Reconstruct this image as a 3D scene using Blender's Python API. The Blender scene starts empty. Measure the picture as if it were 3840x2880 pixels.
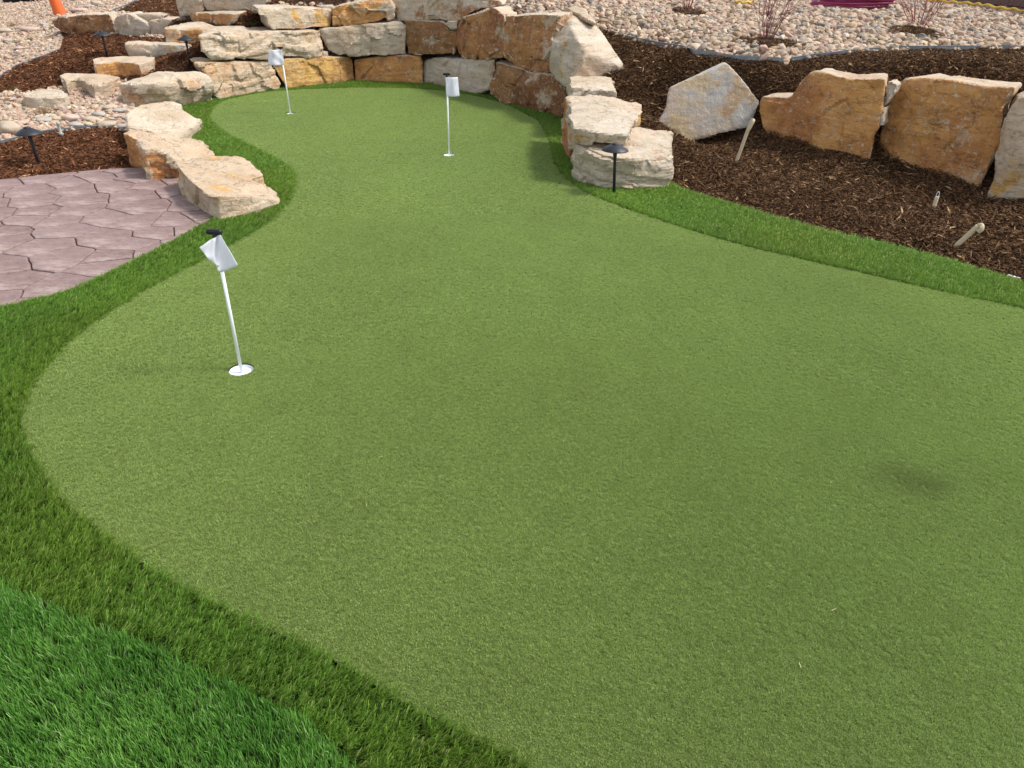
import bpy, bmesh, math, random
import numpy as np
from mathutils import Vector, Matrix, geometry

rng = np.random.default_rng(7)
random.seed(7)
sc = bpy.context.scene
COL = sc.collection

# ------------------------------------------------------------------ camera, sky, sun, exposure
F, CX, CY, CAMH = 2616.0, 1920.0, 1440.0, 1.67
PITCH, ROLL = math.radians(31.4), math.radians(1.5)
fw = np.array([0, math.cos(PITCH), -math.sin(PITCH)])
r0 = np.array([1.0, 0, 0]); u0 = np.array([0, math.sin(PITCH), math.cos(PITCH)])
RT = r0 * math.cos(ROLL) + u0 * math.sin(ROLL)
UP = -r0 * math.sin(ROLL) + u0 * math.cos(ROLL)
CAM = np.array([0, 0, CAMH])
cd = bpy.data.cameras.new('camera'); cam = bpy.data.objects.new('camera', cd); COL.objects.link(cam)
cd.sensor_fit = 'HORIZONTAL'; cd.sensor_width = 36.0; cd.lens = 36.0 * F / 3840.0
cd.clip_start = 0.05; cd.clip_end = 500
M = Matrix.Identity(4)
for i in range(3):
    M[i][0], M[i][1], M[i][2], M[i][3] = RT[i], UP[i], -fw[i], CAM[i]
cam.matrix_world = M
sc.camera = cam

SUN_EL, SUN_AZ = math.radians(52), math.radians(4)      # azimuth from +X towards +Y
w = bpy.data.worlds.new('World'); sc.world = w; w.use_nodes = True
nt = w.node_tree; nt.nodes.clear()
sky = nt.nodes.new('ShaderNodeTexSky'); sky.sky_type = 'NISHITA'; sky.sun_disc = False
sky.sun_elevation = SUN_EL; sky.sun_rotation = math.pi / 2 - SUN_AZ
sky.air_density = 1.0; sky.dust_density = 6.0; sky.ozone_density = 1.0; sky.altitude = 1800
hs = nt.nodes.new('ShaderNodeHueSaturation'); hs.inputs['Saturation'].default_value = .35      # thin high cloud whitens the whole sky
bg = nt.nodes.new('ShaderNodeBackground'); bg.inputs[1].default_value = 0.15
ow = nt.nodes.new('ShaderNodeOutputWorld')
nt.links.new(sky.outputs[0], hs.inputs['Color']); nt.links.new(hs.outputs[0], bg.inputs[0]); nt.links.new(bg.outputs[0], ow.inputs[0])
sl = bpy.data.lights.new('sun', 'SUN'); sun = bpy.data.objects.new('sun', sl); COL.objects.link(sun)
sl.energy = 2.0; sl.angle = math.radians(8.0); sl.color = (1.0, 0.955, 0.89)
S = Vector((math.cos(SUN_EL) * math.cos(SUN_AZ), math.cos(SUN_EL) * math.sin(SUN_AZ), math.sin(SUN_EL)))
sun.rotation_euler = S.to_track_quat('Z', 'Y').to_euler(); sun.location = S * 30
sc.view_settings.view_transform = 'Standard'; sc.view_settings.look = 'None'
sc.view_settings.exposure = 0.95; sc.view_settings.gamma = 1.0

# ------------------------------------------------------------------ pixel -> place helpers
VW = {0: (0, 0, 3840 / 2212), 1: (0, 0, 960 / 2212), 2: (700, 0, 960 / 2212), 3: (1500, 0, 960 / 2212),
      4: (2200, 0, 960 / 2212), 5: (2880, 0, 960 / 2212), 6: (2880, 500, 960 / 2212),
      7: (0, 500, 1200 / 2212), 8: (0, 1980, 1200 / 2212), 9: (0, 0, 640 / 2212), 10: (3500, 0, 340 / 2212)}
def sp(v, x, y):
    a = VW[v]; return a[0] + x * a[2], a[1] + y * a[2]
def ray(v, x, y):
    x, y = sp(v, x, y)
    return fw + RT * (x - CX) / F + UP * (CY - y) / F
def at(v, x, y, z=0.0):
    d = ray(v, x, y); return CAM + d * ((z - CAMH) / d[2])
def proj(p):
    p = np.asarray(p) - CAM; d = p @ fw
    return CX + F * (p @ RT) / d, CY - F * (p @ UP) / d, d

# ------------------------------------------------------------------ numpy noise
def _h(ix, iy, iz, k=0):
    n = (ix.astype(np.int64) * 73856093) ^ (iy.astype(np.int64) * 19349663) ^ (iz.astype(np.int64) * 83492791) ^ (k * 2654435761)
    n = (n ^ (n >> 13)) * 1274126177 & 0x7fffffff
    n = (n ^ (n >> 16)) * 668265263 & 0x7fffffff
    return (n ^ (n >> 15)) / float(0x7fffffff)
def vnoise(p, k=0):
    i = np.floor(p).astype(np.int64); f = p - i; f = f * f * f * (f * (f * 6 - 15) + 10)
    o = 0
    for a in (0, 1):
        for b in (0, 1):
            for c in (0, 1):
                wt = (f[:, 0] if a else 1 - f[:, 0]) * (f[:, 1] if b else 1 - f[:, 1]) * (f[:, 2] if c else 1 - f[:, 2])
                o = o + wt * _h(i[:, 0] + a, i[:, 1] + b, i[:, 2] + c, k)
    return o * 2 - 1
def fbm(p, octv=4, k=0, gain=0.5):
    o = 0; a = 1; s = 0
    for q in range(octv):
        o = o + a * vnoise(p * 2.03 ** q + 17.3 * q, k + q); s += a; a *= gain
    return o / s
def facet(p, k=0):
    i = np.floor(p).astype(np.int64); best = np.full(len(p), 9e9); val = np.zeros(len(p))
    for a in (-1, 0, 1):
        for b in (-1, 0, 1):
            for c in (-1, 0, 1):
                j = [i[:, 0] + a, i[:, 1] + b, i[:, 2] + c]
                cx = np.stack([j[t] + _h(*j, k + t) for t in range(3)], 1)
                g = np.stack([_h(*j, k + 5 + t) * 2 - 1 for t in range(3)], 1)
                d = p - cx; dd = (d * d).sum(1); m = dd < best
                best = np.where(m, dd, best)
                val = np.where(m, (d * g).sum(1) + 0.5 * (_h(*j, k + 9) - 0.5), val)
    return val
def sstep(a, b, x):
    t = np.clip((x - a) / (b - a), 0, 1); return t * t * (3 - 2 * t)

# ------------------------------------------------------------------ polygons
def inpoly(pts, poly):
    x, y = pts[:, 0], pts[:, 1]; r = np.zeros(len(pts), bool); n = len(poly)
    for i in range(n):
        x1, y1 = poly[i]; x2, y2 = poly[(i + 1) % n]
        c = (y1 > y) != (y2 > y)
        r ^= c & (x < (x2 - x1) * (y - y1) / (y2 - y1 + 1e-12) + x1)
    return r
def dseg(pts, line, closed=False):
    d = np.full(len(pts), 9e9); n = len(line)
    for i in range(n if closed else n - 1):
        a = np.asarray(line[i]); b = np.asarray(line[(i + 1) % n]); ab = b - a
        t = np.clip(((pts - a) @ ab) / (ab @ ab + 1e-12), 0, 1)
        d = np.minimum(d, np.hypot(*(pts - a - t[:, None] * ab).T))
    return d
def smooth_line(pts, n=8, closed=False):
    pts = [np.asarray(p, float) for p in pts]; out = []; L = len(pts)
    for i in range(L if closed else L - 1):
        g = (lambda k: pts[k % L]) if closed else (lambda k: pts[min(max(k, 0), L - 1)])
        p0, p1, p2, p3 = g(i - 1), g(i), g(i + 1), g(i + 2)
        for t in np.arange(n) / n:
            out.append(0.5 * (2 * p1 + (p2 - p0) * t + (2 * p0 - 5 * p1 + 4 * p2 - p3) * t * t + (3 * p1 - p0 - 3 * p2 + p3) * t ** 3))
    if not closed: out.append(pts[-1])
    return np.array(out)

# ------------------------------------------------------------------ materials
MATS = {}
def mat(name, col=(.5, .5, .5), rough=.7, metal=0.0, spec=.3):
    if name in MATS: return MATS[name]
    m = bpy.data.materials.new(name); m.use_nodes = True
    b = m.node_tree.nodes['Principled BSDF']
    b.inputs['Base Color'].default_value = (*col, 1); b.inputs['Roughness'].default_value = rough
    b.inputs['Metallic'].default_value = metal; b.inputs['Specular IOR Level'].default_value = spec
    MATS[name] = m; return m
class NG:
    """tiny node-graph helper"""
    def __init__(s, m):
        s.t = m.node_tree; s.b = s.t.nodes.get('Principled BSDF')
    def n(s, typ, **kw):
        d = s.t.nodes.new(typ)
        for k, v in kw.items(): setattr(d, k, v)
        return d
    def l(s, a, b): s.t.links.new(a, b)
    def noise(s, vec, scale, detail=4, rough=.55, dim='3D'):
        d = s.n('ShaderNodeTexNoise'); d.inputs['Scale'].default_value = scale
        d.inputs['Detail'].default_value = detail; d.inputs['Roughness'].default_value = rough
        if vec is not None: s.l(vec, d.inputs['Vector'])
        return d.outputs['Fac']
    def ramp(s, fac, stops):
        d = s.n('ShaderNodeValToRGB'); e = d.color_ramp.elements
        while len(e) < len(stops): e.new(0.5)
        for q, (p, c) in zip(e, stops):
            q.position = p; q.color = (*c, 1) if len(c) == 3 else c
        s.l(fac, d.inputs[0]); return d.outputs[0]
    def mr(s, fac, a, b, c=0.0, d_=1.0):
        d = s.n('ShaderNodeMapRange'); s.l(fac, d.inputs[0])
        for k, v in zip((1, 2, 3, 4), (a, b, c, d_)): d.inputs[k].default_value = v
        return d.outputs[0]
    def math(s, op, a, b=None):
        d = s.n('ShaderNodeMath', operation=op)
        for k, v in ((0, a), (1, b)):
            if v is None: continue
            if isinstance(v, (int, float)): d.inputs[k].default_value = v
            else: s.l(v, d.inputs[k])
        return d.outputs[0]
    def mix(s, fac, a, b, bt='MIX'):
        d = s.n('ShaderNodeMix', data_type='RGBA', blend_type=bt)
        for k, v in ((0, fac), (6, a), (7, b)):
            if isinstance(v, (int, float)): d.inputs[k].default_value = v
            elif isinstance(v, tuple): d.inputs[k].default_value = (*v, 1)
            else: s.l(v, d.inputs[k])
        return d.outputs[2]
    def bump(s, h, strength=.4, dist=.01, nrm=None):
        d = s.n('ShaderNodeBump'); d.inputs['Strength'].default_value = strength; d.inputs['Distance'].default_value = dist
        s.l(h, d.inputs['Height'])
        if nrm is not None: s.l(nrm, d.inputs['Normal'])
        return d.outputs[0]
    def mapping(s, vec, scale=(1, 1, 1), rot=(0, 0, 0)):
        d = s.n('ShaderNodeMapping'); d.inputs['Scale'].default_value = scale; d.inputs['Rotation'].default_value = rot
        s.l(vec, d.inputs[0]); return d.outputs[0]
def coords(g, kind='Object'):
    return g.n('ShaderNodeTexCoord').outputs[kind]

# --- sandstone: object colour = iron-stain colour, alpha = warmth of the bare stone, vertex attribute 'stain' = how far a face is iron-stained
def sandstone(name, ramp_a, ramp_b, blot, bedded=True):
    m = mat(name, rough=.85, spec=.2); g = NG(m)
    oi = g.n('ShaderNodeObjectInfo'); tc = coords(g)
    addv = g.n('ShaderNodeVectorMath', operation='ADD'); g.l(tc, addv.inputs[0])
    rs = g.n('ShaderNodeVectorMath', operation='SCALE'); cv = g.n('ShaderNodeCombineXYZ')
    for k in range(3): cv.inputs[k].default_value = (1.0, 1.7, 0.6)[k]
    g.l(cv.outputs[0], rs.inputs[0]); g.l(g.math('MULTIPLY', oi.outputs['Random'], 40.0), rs.inputs['Scale']); g.l(rs.outputs[0], addv.inputs[1])
    P0 = addv.outputs[0]
    big = g.noise(P0, 2.2, 6, .62); fine = g.noise(P0, 30, 4, .7)
    bed = g.noise(g.mapping(P0, (1.2, 1.2, 9) if bedded else (2, 2, 2), (.25, .12, 0)), 1.6, 6, .65)
    bare = g.mix(oi.outputs['Alpha'], g.ramp(bed, ramp_a), g.ramp(bed, ramp_b))
    bare = g.mix(g.mr(g.noise(P0, 5.5, 6, .65), .52, .72, 0, .5), bare, blot)
    bare = g.mix(g.mr(g.noise(P0, 1.5, 4, .6), .50, .66, 0, .45), bare, (.56, .36, .22))         # warm iron tint in soft patches
    st = g.n('ShaderNodeAttribute', attribute_name='stain')
    stv = g.math('ADD', st.outputs['Fac'], g.math('ADD', g.math('MULTIPLY', g.math('SUBTRACT', big, .5), 2.5), g.math('MULTIPLY', g.math('SUBTRACT', fine, .5), .5)))
    stm = g.mr(stv, .40, .60)
    streak = g.noise(g.mapping(P0, (1, 1, 4), (.2, .3, 0)), 2.0, 6, .68)
    pale_stain = g.mix(1.0, oi.outputs['Color'], (1.35, 1.5, 1.5), 'MULTIPLY'); red = g.mix(1.0, oi.outputs['Color'], (.78, .62, .6), 'MULTIPLY'); drk = g.mix(1.0, oi.outputs['Color'], (.42, .38, .4), 'MULTIPLY')  # lighter, redder and darker varieties of the iron-stain colour
    sv = g.mix(g.mr(streak, .38, .60), oi.outputs['Color'], pale_stain)
    sv = g.mix(g.mr(g.noise(P0, 1.7, 5, .6), .46, .62, 0, .8), sv, red)
    sv = g.mix(g.mr(g.noise(P0, 4.2, 7, .74), .52, .68, 0, .75), sv, drk)
    c1 = g.mix(g.math('MULTIPLY', stm, .95), bare, sv)
    scuf = g.noise(g.mapping(P0, (1, 1, 1.6), (.7, .4, .2)), 13, 6, .8)
    c2 = g.mix(g.mr(scuf, .585, .625, 0, .8), c1, (.62, .52, .40))
    vein = g.noise(g.mapping(P0, (1, 1, .7), (.3, .9, .2)), 4.5, 6, .7)
    c2 = g.mix(g.mr(g.math('ABSOLUTE', g.math('SUBTRACT', vein, .53)), 0, .007, .6, 0), c2, (.64, .55, .43))
    c3 = g.mix(g.mr(g.noise(P0, 70, 3, .7), .58, .75, 0, .4), c2, (.18, .13, .085))
    crk = g.noise(g.mapping(P0, (1, 1, 3.0), (.1, .2, 0)), 3.0, 8, .62)
    crm = g.mr(g.math('ABSOLUTE', g.math('SUBTRACT', crk, .5)), 0.0, .006, .55 if bedded else .1, 0)
    c3 = g.mix(crm, c3, (.12, .085, .055))
    g.l(c3, g.b.inputs['Base Color'])
    lay = g.noise(g.mapping(P0, (1.5, 1.5, 16), (.15, .1, 0)), 2.2, 7, .68)
    h = g.math('ADD', g.math('MULTIPLY', lay, .8 if bedded else .05), g.math('ADD', g.math('MULTIPLY', g.noise(P0, 20, 9, .72), .7), g.math('MULTIPLY', crm, -.3)))
    g.l(g.bump(h, .85, .03), g.b.inputs['Normal']); return m
SAND = sandstone('sandstone', [(.25, (.40, .32, .225)), (.48, (.51, .435, .335)), (.7, (.60, .54, .455))], [(.25, (.41, .285, .17)), (.5, (.50, .375, .25)), (.75, (.57, .465, .35))], (.36, .295, .215))
GREYSAND = sandstone('grey_sandstone', [(.25, (.36, .33, .285)), (.5, (.43, .405, .365)), (.75, (.49, .47, .435))], [(.25, (.36, .32, .27)), (.5, (.42, .38, .33)), (.75, (.46, .43, .39))], (.33, .315, .29), False)

# --- turf blades: colour per blade
def blade_mat(name, spec=.25, rough=.5, trans=.25):
    m = mat(name, rough=rough, spec=spec); g = NG(m)
    a = g.n('ShaderNodeAttribute', attribute_name='col')
    g.l(a.outputs['Color'], g.b.inputs['Base Color'])
    tr = g.n('ShaderNodeBsdfTranslucent'); g.l(a.outputs['Color'], tr.inputs[0])
    mx = g.n('ShaderNodeMixShader'); mx.inputs[0].default_value = trans
    g.l(g.b.outputs[0], mx.inputs[1]); g.l(tr.outputs[0], mx.inputs[2])
    g.l(mx.outputs[0], g.t.nodes['Material Output'].inputs[0]); return m
TURF = blade_mat('turf_blades', trans=.35); MULCHM = mat('mulch_shreds', rough=.9, spec=.15); g = NG(MULCHM)
a = g.n('ShaderNodeAttribute', attribute_name='col'); g.l(a.outputs['Color'], g.b.inputs['Base Color'])

GREENM = mat('putting_turf', rough=.65, spec=.2); g = NG(GREENM); tc = coords(g)
n1 = g.noise(tc, 260, 2, .7); n2 = g.noise(g.mapping(tc, (1, .55, 1)), 420, 2, .6); n3 = g.noise(tc, 1.1, 4, .6); n4 = g.noise(tc, 14, 4, .6)
cg = g.ramp(g.math('ADD', g.math('MULTIPLY', n1, .5), g.math('MULTIPLY', n2, .5)), [(.36, (.05, .08, .015)), (.5, (.085, .13, .028)), (.66, (.13, .18, .045))])  # ramp painted dark to stand for shade between the pile blades
cg = g.mix(g.mr(n3, .35, .68, 0, .3), cg, (.16, .19, .045), 'MIX')
cg = g.mix(g.mr(n4, .35, .7, 0, .18), cg, (.09, .14, .03))
g.l(cg, g.b.inputs['Base Color'])
g.l(g.bump(g.math('ADD', n1, n2), .55, .004), g.b.inputs['Normal'])

TURFBASE = mat('turf_backing', (.035, .07, .012), .9)
def soil(name, stops, scale):
    m = mat(name, rough=.95, spec=.1); g = NG(m); tc = coords(g)
    n = g.noise(tc, scale, 7, .7); g.l(g.ramp(n, stops), g.b.inputs['Base Color'])
    g.l(g.bump(n, .8, .03), g.b.inputs['Normal']); return m
SOIL = soil('stony_soil', [(.3, (.09, .065, .045)), (.55, (.16, .12, .09)), (.75, (.3, .24, .18))], 22)
MULCHBASE = soil('mulch_soil', [(.3, (.018, .011, .007)), (.55, (.05, .028, .016)), (.8, (.13, .075, .04))], 40)

# ------------------------------------------------------------------ object helpers
def tag(o, label=None, cat=None, group=None, kind=None):
    if label: o['label'] = label
    if cat: o['category'] = cat
    if group: o['group'] = group
    if kind: o['kind'] = kind
    return o
def obj(name, me, m=None, parent=None, loc=None):
    o = bpy.data.objects.new(name, me); COL.objects.link(o)
    if m is not None: me.materials.append(m)
    if loc is not None: o.location = loc
    if parent is not None: o.parent = parent
    return o
def empty(name, loc):
    o = bpy.data.objects.new(name, None); COL.objects.link(o); o.location = loc; o.empty_display_size = .1; return o
def pydata(name, v, f):
    me = bpy.data.meshes.new(name); me.from_pydata([tuple(map(float, q)) for q in v], [], f); me.update(); return me
def npmesh(name, verts, loops, starts, totals=None, smooth=False):
    me = bpy.data.meshes.new(name)
    me.vertices.add(len(verts)); me.vertices.foreach_set('co', np.asarray(verts, np.float32).ravel())
    me.loops.add(len(loops)); me.loops.foreach_set('vertex_index', np.asarray(loops, np.int32))
    me.polygons.add(len(starts)); me.polygons.foreach_set('loop_start', np.asarray(starts, np.int32))
    if smooth: me.polygons.foreach_set('use_smooth', np.ones(len(starts), bool))
    me.update(calc_edges=True); me.validate(); return me
def fattr(me, name, vals):
    a = me.attributes.new(name, 'FLOAT', 'POINT'); a.data.foreach_set('value', np.asarray(vals, np.float32))
def cattr(me, name, rgb):
    a = me.attributes.new(name, 'FLOAT_COLOR', 'POINT')
    c = np.ones((len(rgb), 4), np.float32); c[:, :3] = rgb; a.data.foreach_set('color', c.ravel())
def tube(path, rad, seg=8, closed_ends=True):
    """tapered tube along a 3-D path -> verts, faces"""
    path = [Vector(p) for p in path]; n = len(path)
    rad = [rad] * n if isinstance(rad, (int, float)) else list(rad)
    V = []; Fc = []; prev = None
    for i, p in enumerate(path):
        t = (path[min(i + 1, n - 1)] - path[max(i - 1, 0)]).normalized()
        if prev is None:
            a = t.orthogonal().normalized()
        else:
            a = (prev - t * prev.dot(t)).normalized()
        prev = a; b = t.cross(a)
        for k in range(seg):
            an = 2 * math.pi * k / seg
            V.append(p + (a * math.cos(an) + b * math.sin(an)) * rad[i])
    for i in range(n - 1):
        for k in range(seg):
            k2 = (k + 1) % seg
            Fc.append((i * seg + k, i * seg + k2, (i + 1) * seg + k2, (i + 1) * seg + k))
    if closed_ends:
        Fc.append(tuple(range(seg))[::-1]); Fc.append(tuple((n - 1) * seg + k for k in range(seg)))
    return V, Fc
def lathe(prof, seg=24):
    V = []; Fc = []
    for r, z in prof:
        for k in range(seg):
            an = 2 * math.pi * k / seg; V.append((r * math.cos(an), r * math.sin(an), z))
    for i in range(len(prof) - 1):
        for k in range(seg):
            k2 = (k + 1) % seg; Fc.append((i * seg + k, i * seg + k2, (i + 1) * seg + k2, (i + 1) * seg + k))
    return V, Fc
def smooth(me, on=True):
    me.polygons.foreach_set('use_smooth', np.full(len(me.polygons), on)); return me

# ------------------------------------------------------------------ terrain
TC = []
def tcp(v, x, y, z): TC.append(at(v, x, y, z))
for v, x, y, z in [
    # right bed in front of the slabs
    (4, 700, 1570, -.01), (6, 0, 700, -.01), (6, 500, 840, -.01), (6, 1000, 950, -.01), (6, 1660, 1130, -.01), (6, 2212, 1290, -.01),
    (4, 740, 1450, .02), (4, 830, 1225, .05), (4, 1100, 1175, .06), (4, 1250, 1140, .13), (4, 1400, 1130, .17), (5, 100, 1240, .15), (5, 400, 1295, .15), (5, 750, 1385, .15),
    (5, 1000, 1400, .13), (5, 1300, 1490, .12), (5, 1600, 1600, .11), (5, 1800, 1650, .10), (6, 1950, 560, .10), (6, 2212, 620, .10),
    (6, 1000, 600, .05), (6, 400, 500, .06), (4, 1200, 1450, .04), (6, 1700, 850, .04),
    # behind the slabs, up to the steel edging
    (4, 1420, 735, .56), (5, 60, 800, .53), (5, 320, 600, .72), (5, 650, 640, .74), (5, 1080, 660, .78), (5, 1500, 650, .82), (5, 2000, 710, .83), (5, 2300, 740, .83),
    (5, 100, 560, .75), (5, 1000, 468, .80), (5, 1600, 450, .83), (5, 2212, 450, .85), (5, 2600, 460, .86),
    (4, 400, 370, .84), (4, 800, 445, .79), (4, 1200, 510, .76), (4, 1600, 560, .75),
    (4, 560, 1040, .29), (4, 620, 830, .38), (4, 450, 560, .60), (4, 300, 400, .74), (4, 900, 650, .60), (4, 660, 930, .28), (4, 760, 1140, .07),
    # gravel slope behind
    (3, 1000, 70, 1.06), (3, 1900, 120, 1.04), (4, 1560, 380, .86), (4, 870, 150, 1.0), (5, 1290, 310, .97), (5, 1500, 60, 1.12), (5, 2212, 100, 1.12),
    (4, 1000, 20, 1.12), (3, 1500, 20, 1.12), (5, 300, 100, 1.08),
    # left: gravel, beds, steps
    (1, 50, 1245, .05), (1, 400, 1165, .05), (1, 700, 1130, .05), (1, 1000, 1130, .04), (1, 300, 1320, .03), (1, 800, 1300, .03), (1, 1100, 1380, .02),
    (1, 20, 1530, -.01), (1, 600, 1490, -.01), (1, 1250, 1445, -.01),
    (1, 300, 1000, .07), (1, 900, 850, .10), (1, 60, 940, .09), (1, 700, 900, .09), (1, 100, 760, .18), (1, 30, 650, .22), (1, 400, 640, .28), (1, 700, 580, .34),
    (1, 530, 420, .40), (1, 750, 400, .44), (1, 950, 490, .43), (1, 1640, 560, .42), (1, 1300, 590, .34), (1, 1400, 500, .42), (1, 1250, 335, .54), (1, 780, 300, .52),
    (1, 100, 420, .30), (1, 300, 150, .46), (1, 60, 40, .52), (1, 700, 80, .64), (1, 1300, 60, .76), (2, 560, 180, .84), (2, 900, 30, 1.06), (2, 1300, 10, 1.08), (1, 1000, 640, .22)]:
    tcp(v, x, y, z)
for x, y in [(-6, 3), (-4, 3), (-3, 1), (-1, 2), (1, 2), (2.5, 2.5), (-1, 4), (.5, 4.5), (-1, 6), (-1.5, 8), (-2, 10), (-.3, 8.5), (1, 4.8), (-3, 4.6), (0, -2), (4, 0), (-5, 0), (-1, 11), (-3, 9.2)]:
    TC.append(np.array([x, y, -.04]))
for x, y, z in [(-20, 10, .3), (-20, 30, .9), (0, 16, 1.2), (0, 35, 1.4), (8, 16, 1.25), (20, 12, 1.1), (22, 30, 1.4), (-10, 18, .75), (-12, 12, .35), (-9, 8, .08), (-20, 0, 0), (20, 0, .1), (6, 4, .05), (7, 6, .5), (0, -20, 0), (-20, -20, 0), (20, -20, 0), (40, 60, 1.5), (-40, 60, 1.0), (0, 70, 1.5), (-4.2, 14, 1.0)]:
    TC.append(np.array([x, y, z], float))
TC = np.array(TC); CC = .12
_A = np.sqrt(((TC[:, None, :2] - TC[None, :, :2]) ** 2).sum(2) + CC * CC)
_n = len(TC); _B = np.zeros((_n + 1, _n + 1)); _B[:_n, :_n] = _A - np.eye(_n) * .02; _B[:_n, _n] = 1; _B[_n, :_n] = 1
_W = np.linalg.solve(_B, np.r_[TC[:, 2], 0])
def terr0(xy):
    xy = np.atleast_2d(np.asarray(xy, float))[:, :2]; o = np.empty(len(xy))
    for i in range(0, len(xy), 20000):
        q = xy[i:i + 20000]
        o[i:i + 20000] = np.sqrt(((q[:, None] - TC[None, :, :2]) ** 2).sum(2) + CC * CC) @ _W[:_n] + _W[_n]
    return o

# ------------------------------------------------------------------ outlines of green, fringe, lawn, patio
G0 = [(1140, 1659), (1060, 1612), (900, 1530), (700, 1415), (500, 1322), (350, 1242), (230, 1160), (130, 1075), (72, 990), (47, 920), (60, 860), (105, 790), (170, 722), (260, 660),
      (360, 602), (450, 556), (520, 517), (570, 486), (610, 450), (630, 415), (636, 385), (620, 360), (580, 335), (530, 310), (490, 290), (460, 265), (453, 245), (475, 222), (530, 207),
      (600, 197), (700, 192), (780, 190), (900, 192), (1000, 203), (1080, 222), (1150, 255), (1170, 275), (1185, 310), (1195, 350), (1220, 385), (1270, 420), (1340, 447), (1450, 485),
      (1600, 530), (1750, 565), (1900, 600), (2050, 635), (2212, 668)]
gl = [at(0, x, y)[:2] for x, y in G0]
gl = list(smooth_line(gl, 5))
GREEN = np.array([(.35, .6)] + gl + [(3.6, 3.35), (4.2, 2.6), (3.4, .6)])
fr = [at(0, x, y)[:2] for x, y in [(0, 665), (120, 637), (200, 606), (300, 556), (380, 516), (440, 482), (474, 464)]]
fr += [at(7, 1500, 560)[:2], at(1, 1750, 1390)[:2], at(1, 1400, 1300)[:2], at(1, 1300, 1130)[:2], at(1, 1350, 940)[:2]]
fr += [at(2, 0, 860)[:2], at(2, 300, 820)[:2], at(2, 800, 740)[:2], at(2, 1455, 672)[:2], at(2, 2050, 695)[:2], at(3, 640, 780)[:2], at(3, 900, 860)[:2], at(3, 1410, 985)[:2], (.62, 8.0), (.66, 7.0), (.72, 6.4), (1.25, 6.4)]
fr += [at(4, 690, 1575)[:2], at(4, 750, 1600)[:2], at(4, 880, 1659)[:2], at(6, 0, 712)[:2], at(6, 500, 850)[:2], at(6, 1000, 962)[:2], at(6, 1400, 1062)[:2], at(6, 1660, 1140)[:2], at(6, 2212, 1303)[:2]]
FRINGE_OUT = np.array([(-3.4, .2), (-3.6, 2.9)] + fr + [(3.9, 3.75), (4.9, 2.6), (4.9, .2)])
lw = [at(8, x, y + 35)[:2] for x, y in [(0, 370), (160, 440), (400, 540), (500, 590), (720, 680), (880, 740), (1050, 800), (1230, 890), (1400, 990), (1600, 1060), (1690, 1130), (1840, 1190), (1980, 1280), (2100, 1300), (2212, 1400)]]
LAWN = np.array([(-2.6, 1.9)] + lw + [(.1, .55), (-.2, .3), (-2.6, .3)])
PATIO = np.array([(-3.55, 2.95)] + fr[:7] + [at(7, 1500, 575)[:2] + np.array([.05, .25]), at(7, 1250, 330)[:2] + np.array([.15, .1])] +
                 [at(1, x, y)[:2] for x, y in [(1330, 1440), (1250, 1447), (900, 1462), (600, 1490), (300, 1520), (0, 1555)]] + [(-5.2, 5.4), (-6.2, 4.3), (-6.2, 2.4)])
def terrain(xy):
    xy = np.atleast_2d(np.asarray(xy, float))[:, :2]
    z = terr0(xy)
    d1 = np.where(inpoly(xy, FRINGE_OUT), 0, dseg(xy, FRINGE_OUT, True))
    d2 = np.where(inpoly(xy, PATIO), 0, dseg(xy, PATIO, True))
    d = np.minimum(d1, d2)
    k = sstep(0.0, .40, d)
    return np.where(d > .4, z, -.045 * (1 - k) + z * k)
def hit(v, x, y):
    """where the sight line of a pixel meets the ground"""
    d = ray(v, x, y); t = np.concatenate([np.linspace(1.2, 20, 900), np.linspace(20.1, 70, 300)])
    P = CAM + d * t[:, None]; e = P[:, 2] - terrain(P)
    i = np.argmax(e < 0) if (e < 0).any() else len(t) - 1
    i = max(i, 1); a = e[i - 1] / (e[i - 1] - e[i] + 1e-9)
    return P[i - 1] + (P[i] - P[i - 1]) * np.clip(a, 0, 1)
def hits(v, pts): return [hit(v, x, y)[:2] for x, y in pts]

EDGE_R1 = hits(4, [(330, 345), (400, 362), (560, 395), (760, 435), (900, 465), (1000, 485), (1200, 515), (1400, 540), (1690, 556)])
EDGE_R2 = hits(4, [(1760, 547), (1900, 525), (2150, 493)]) + hits(5, [(700, 475), (1000, 458), (1300, 441), (1800, 438), (2212, 441), (2500, 450)])
MULCH_R = np.array([fr[-1 - k] for k in range(9)] + [(1.1, 6.7), (.85, 7.4), (.8, 8.2)] + hits(4, [(60, 640), (120, 480), (60, 330), (70, 262), (200, 292), (330, 340)]) + list(EDGE_R1) + list(EDGE_R2) + [(8.5, 6.0), (6.0, 4.0), (4.2, 3.6)])
MULCH_L = np.array(hits(1, [(-300, 1330), (0, 1262), (250, 1200), (400, 1165), (700, 1133), (850, 1123), (960, 1130), (1070, 1152), (1150, 1250), (1280, 1400), (1350, 1475), (900, 1495), (600, 1525), (300, 1555), (-100, 1600), (-300, 1620)]))
MULCH_U = np.array(hits(1, [(-200, 830), (0, 808), (180, 812), (400, 790), (560, 770), (800, 730), (950, 700), (1060, 700), (1150, 730), (1350, 700), (1700, 690), (1870, 600), (1900, 420), (1960, 270), (1800, 175), (1560, 190), (1430, 215), (1420, 345), (1280, 335), (1000, 312), (535, 290), (545, 380), (525, 445), (400, 500), (240, 555), (100, 620), (0, 690), (-200, 760)]))
MULCH_T = np.array(hits(1, [(1000, 112), (1100, 70), (1190, 20), (1300, -30), (1700, -60)]) + hits(2, [(300, -50), (900, -25), (1500, -20), (1540, 8), (1330, 40), (1100, 50), (700, 60)]) + hits(2, [(650, 70)]) + hits(1, [(1560, 175), (1430, 150), (1100, 118)]))
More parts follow.
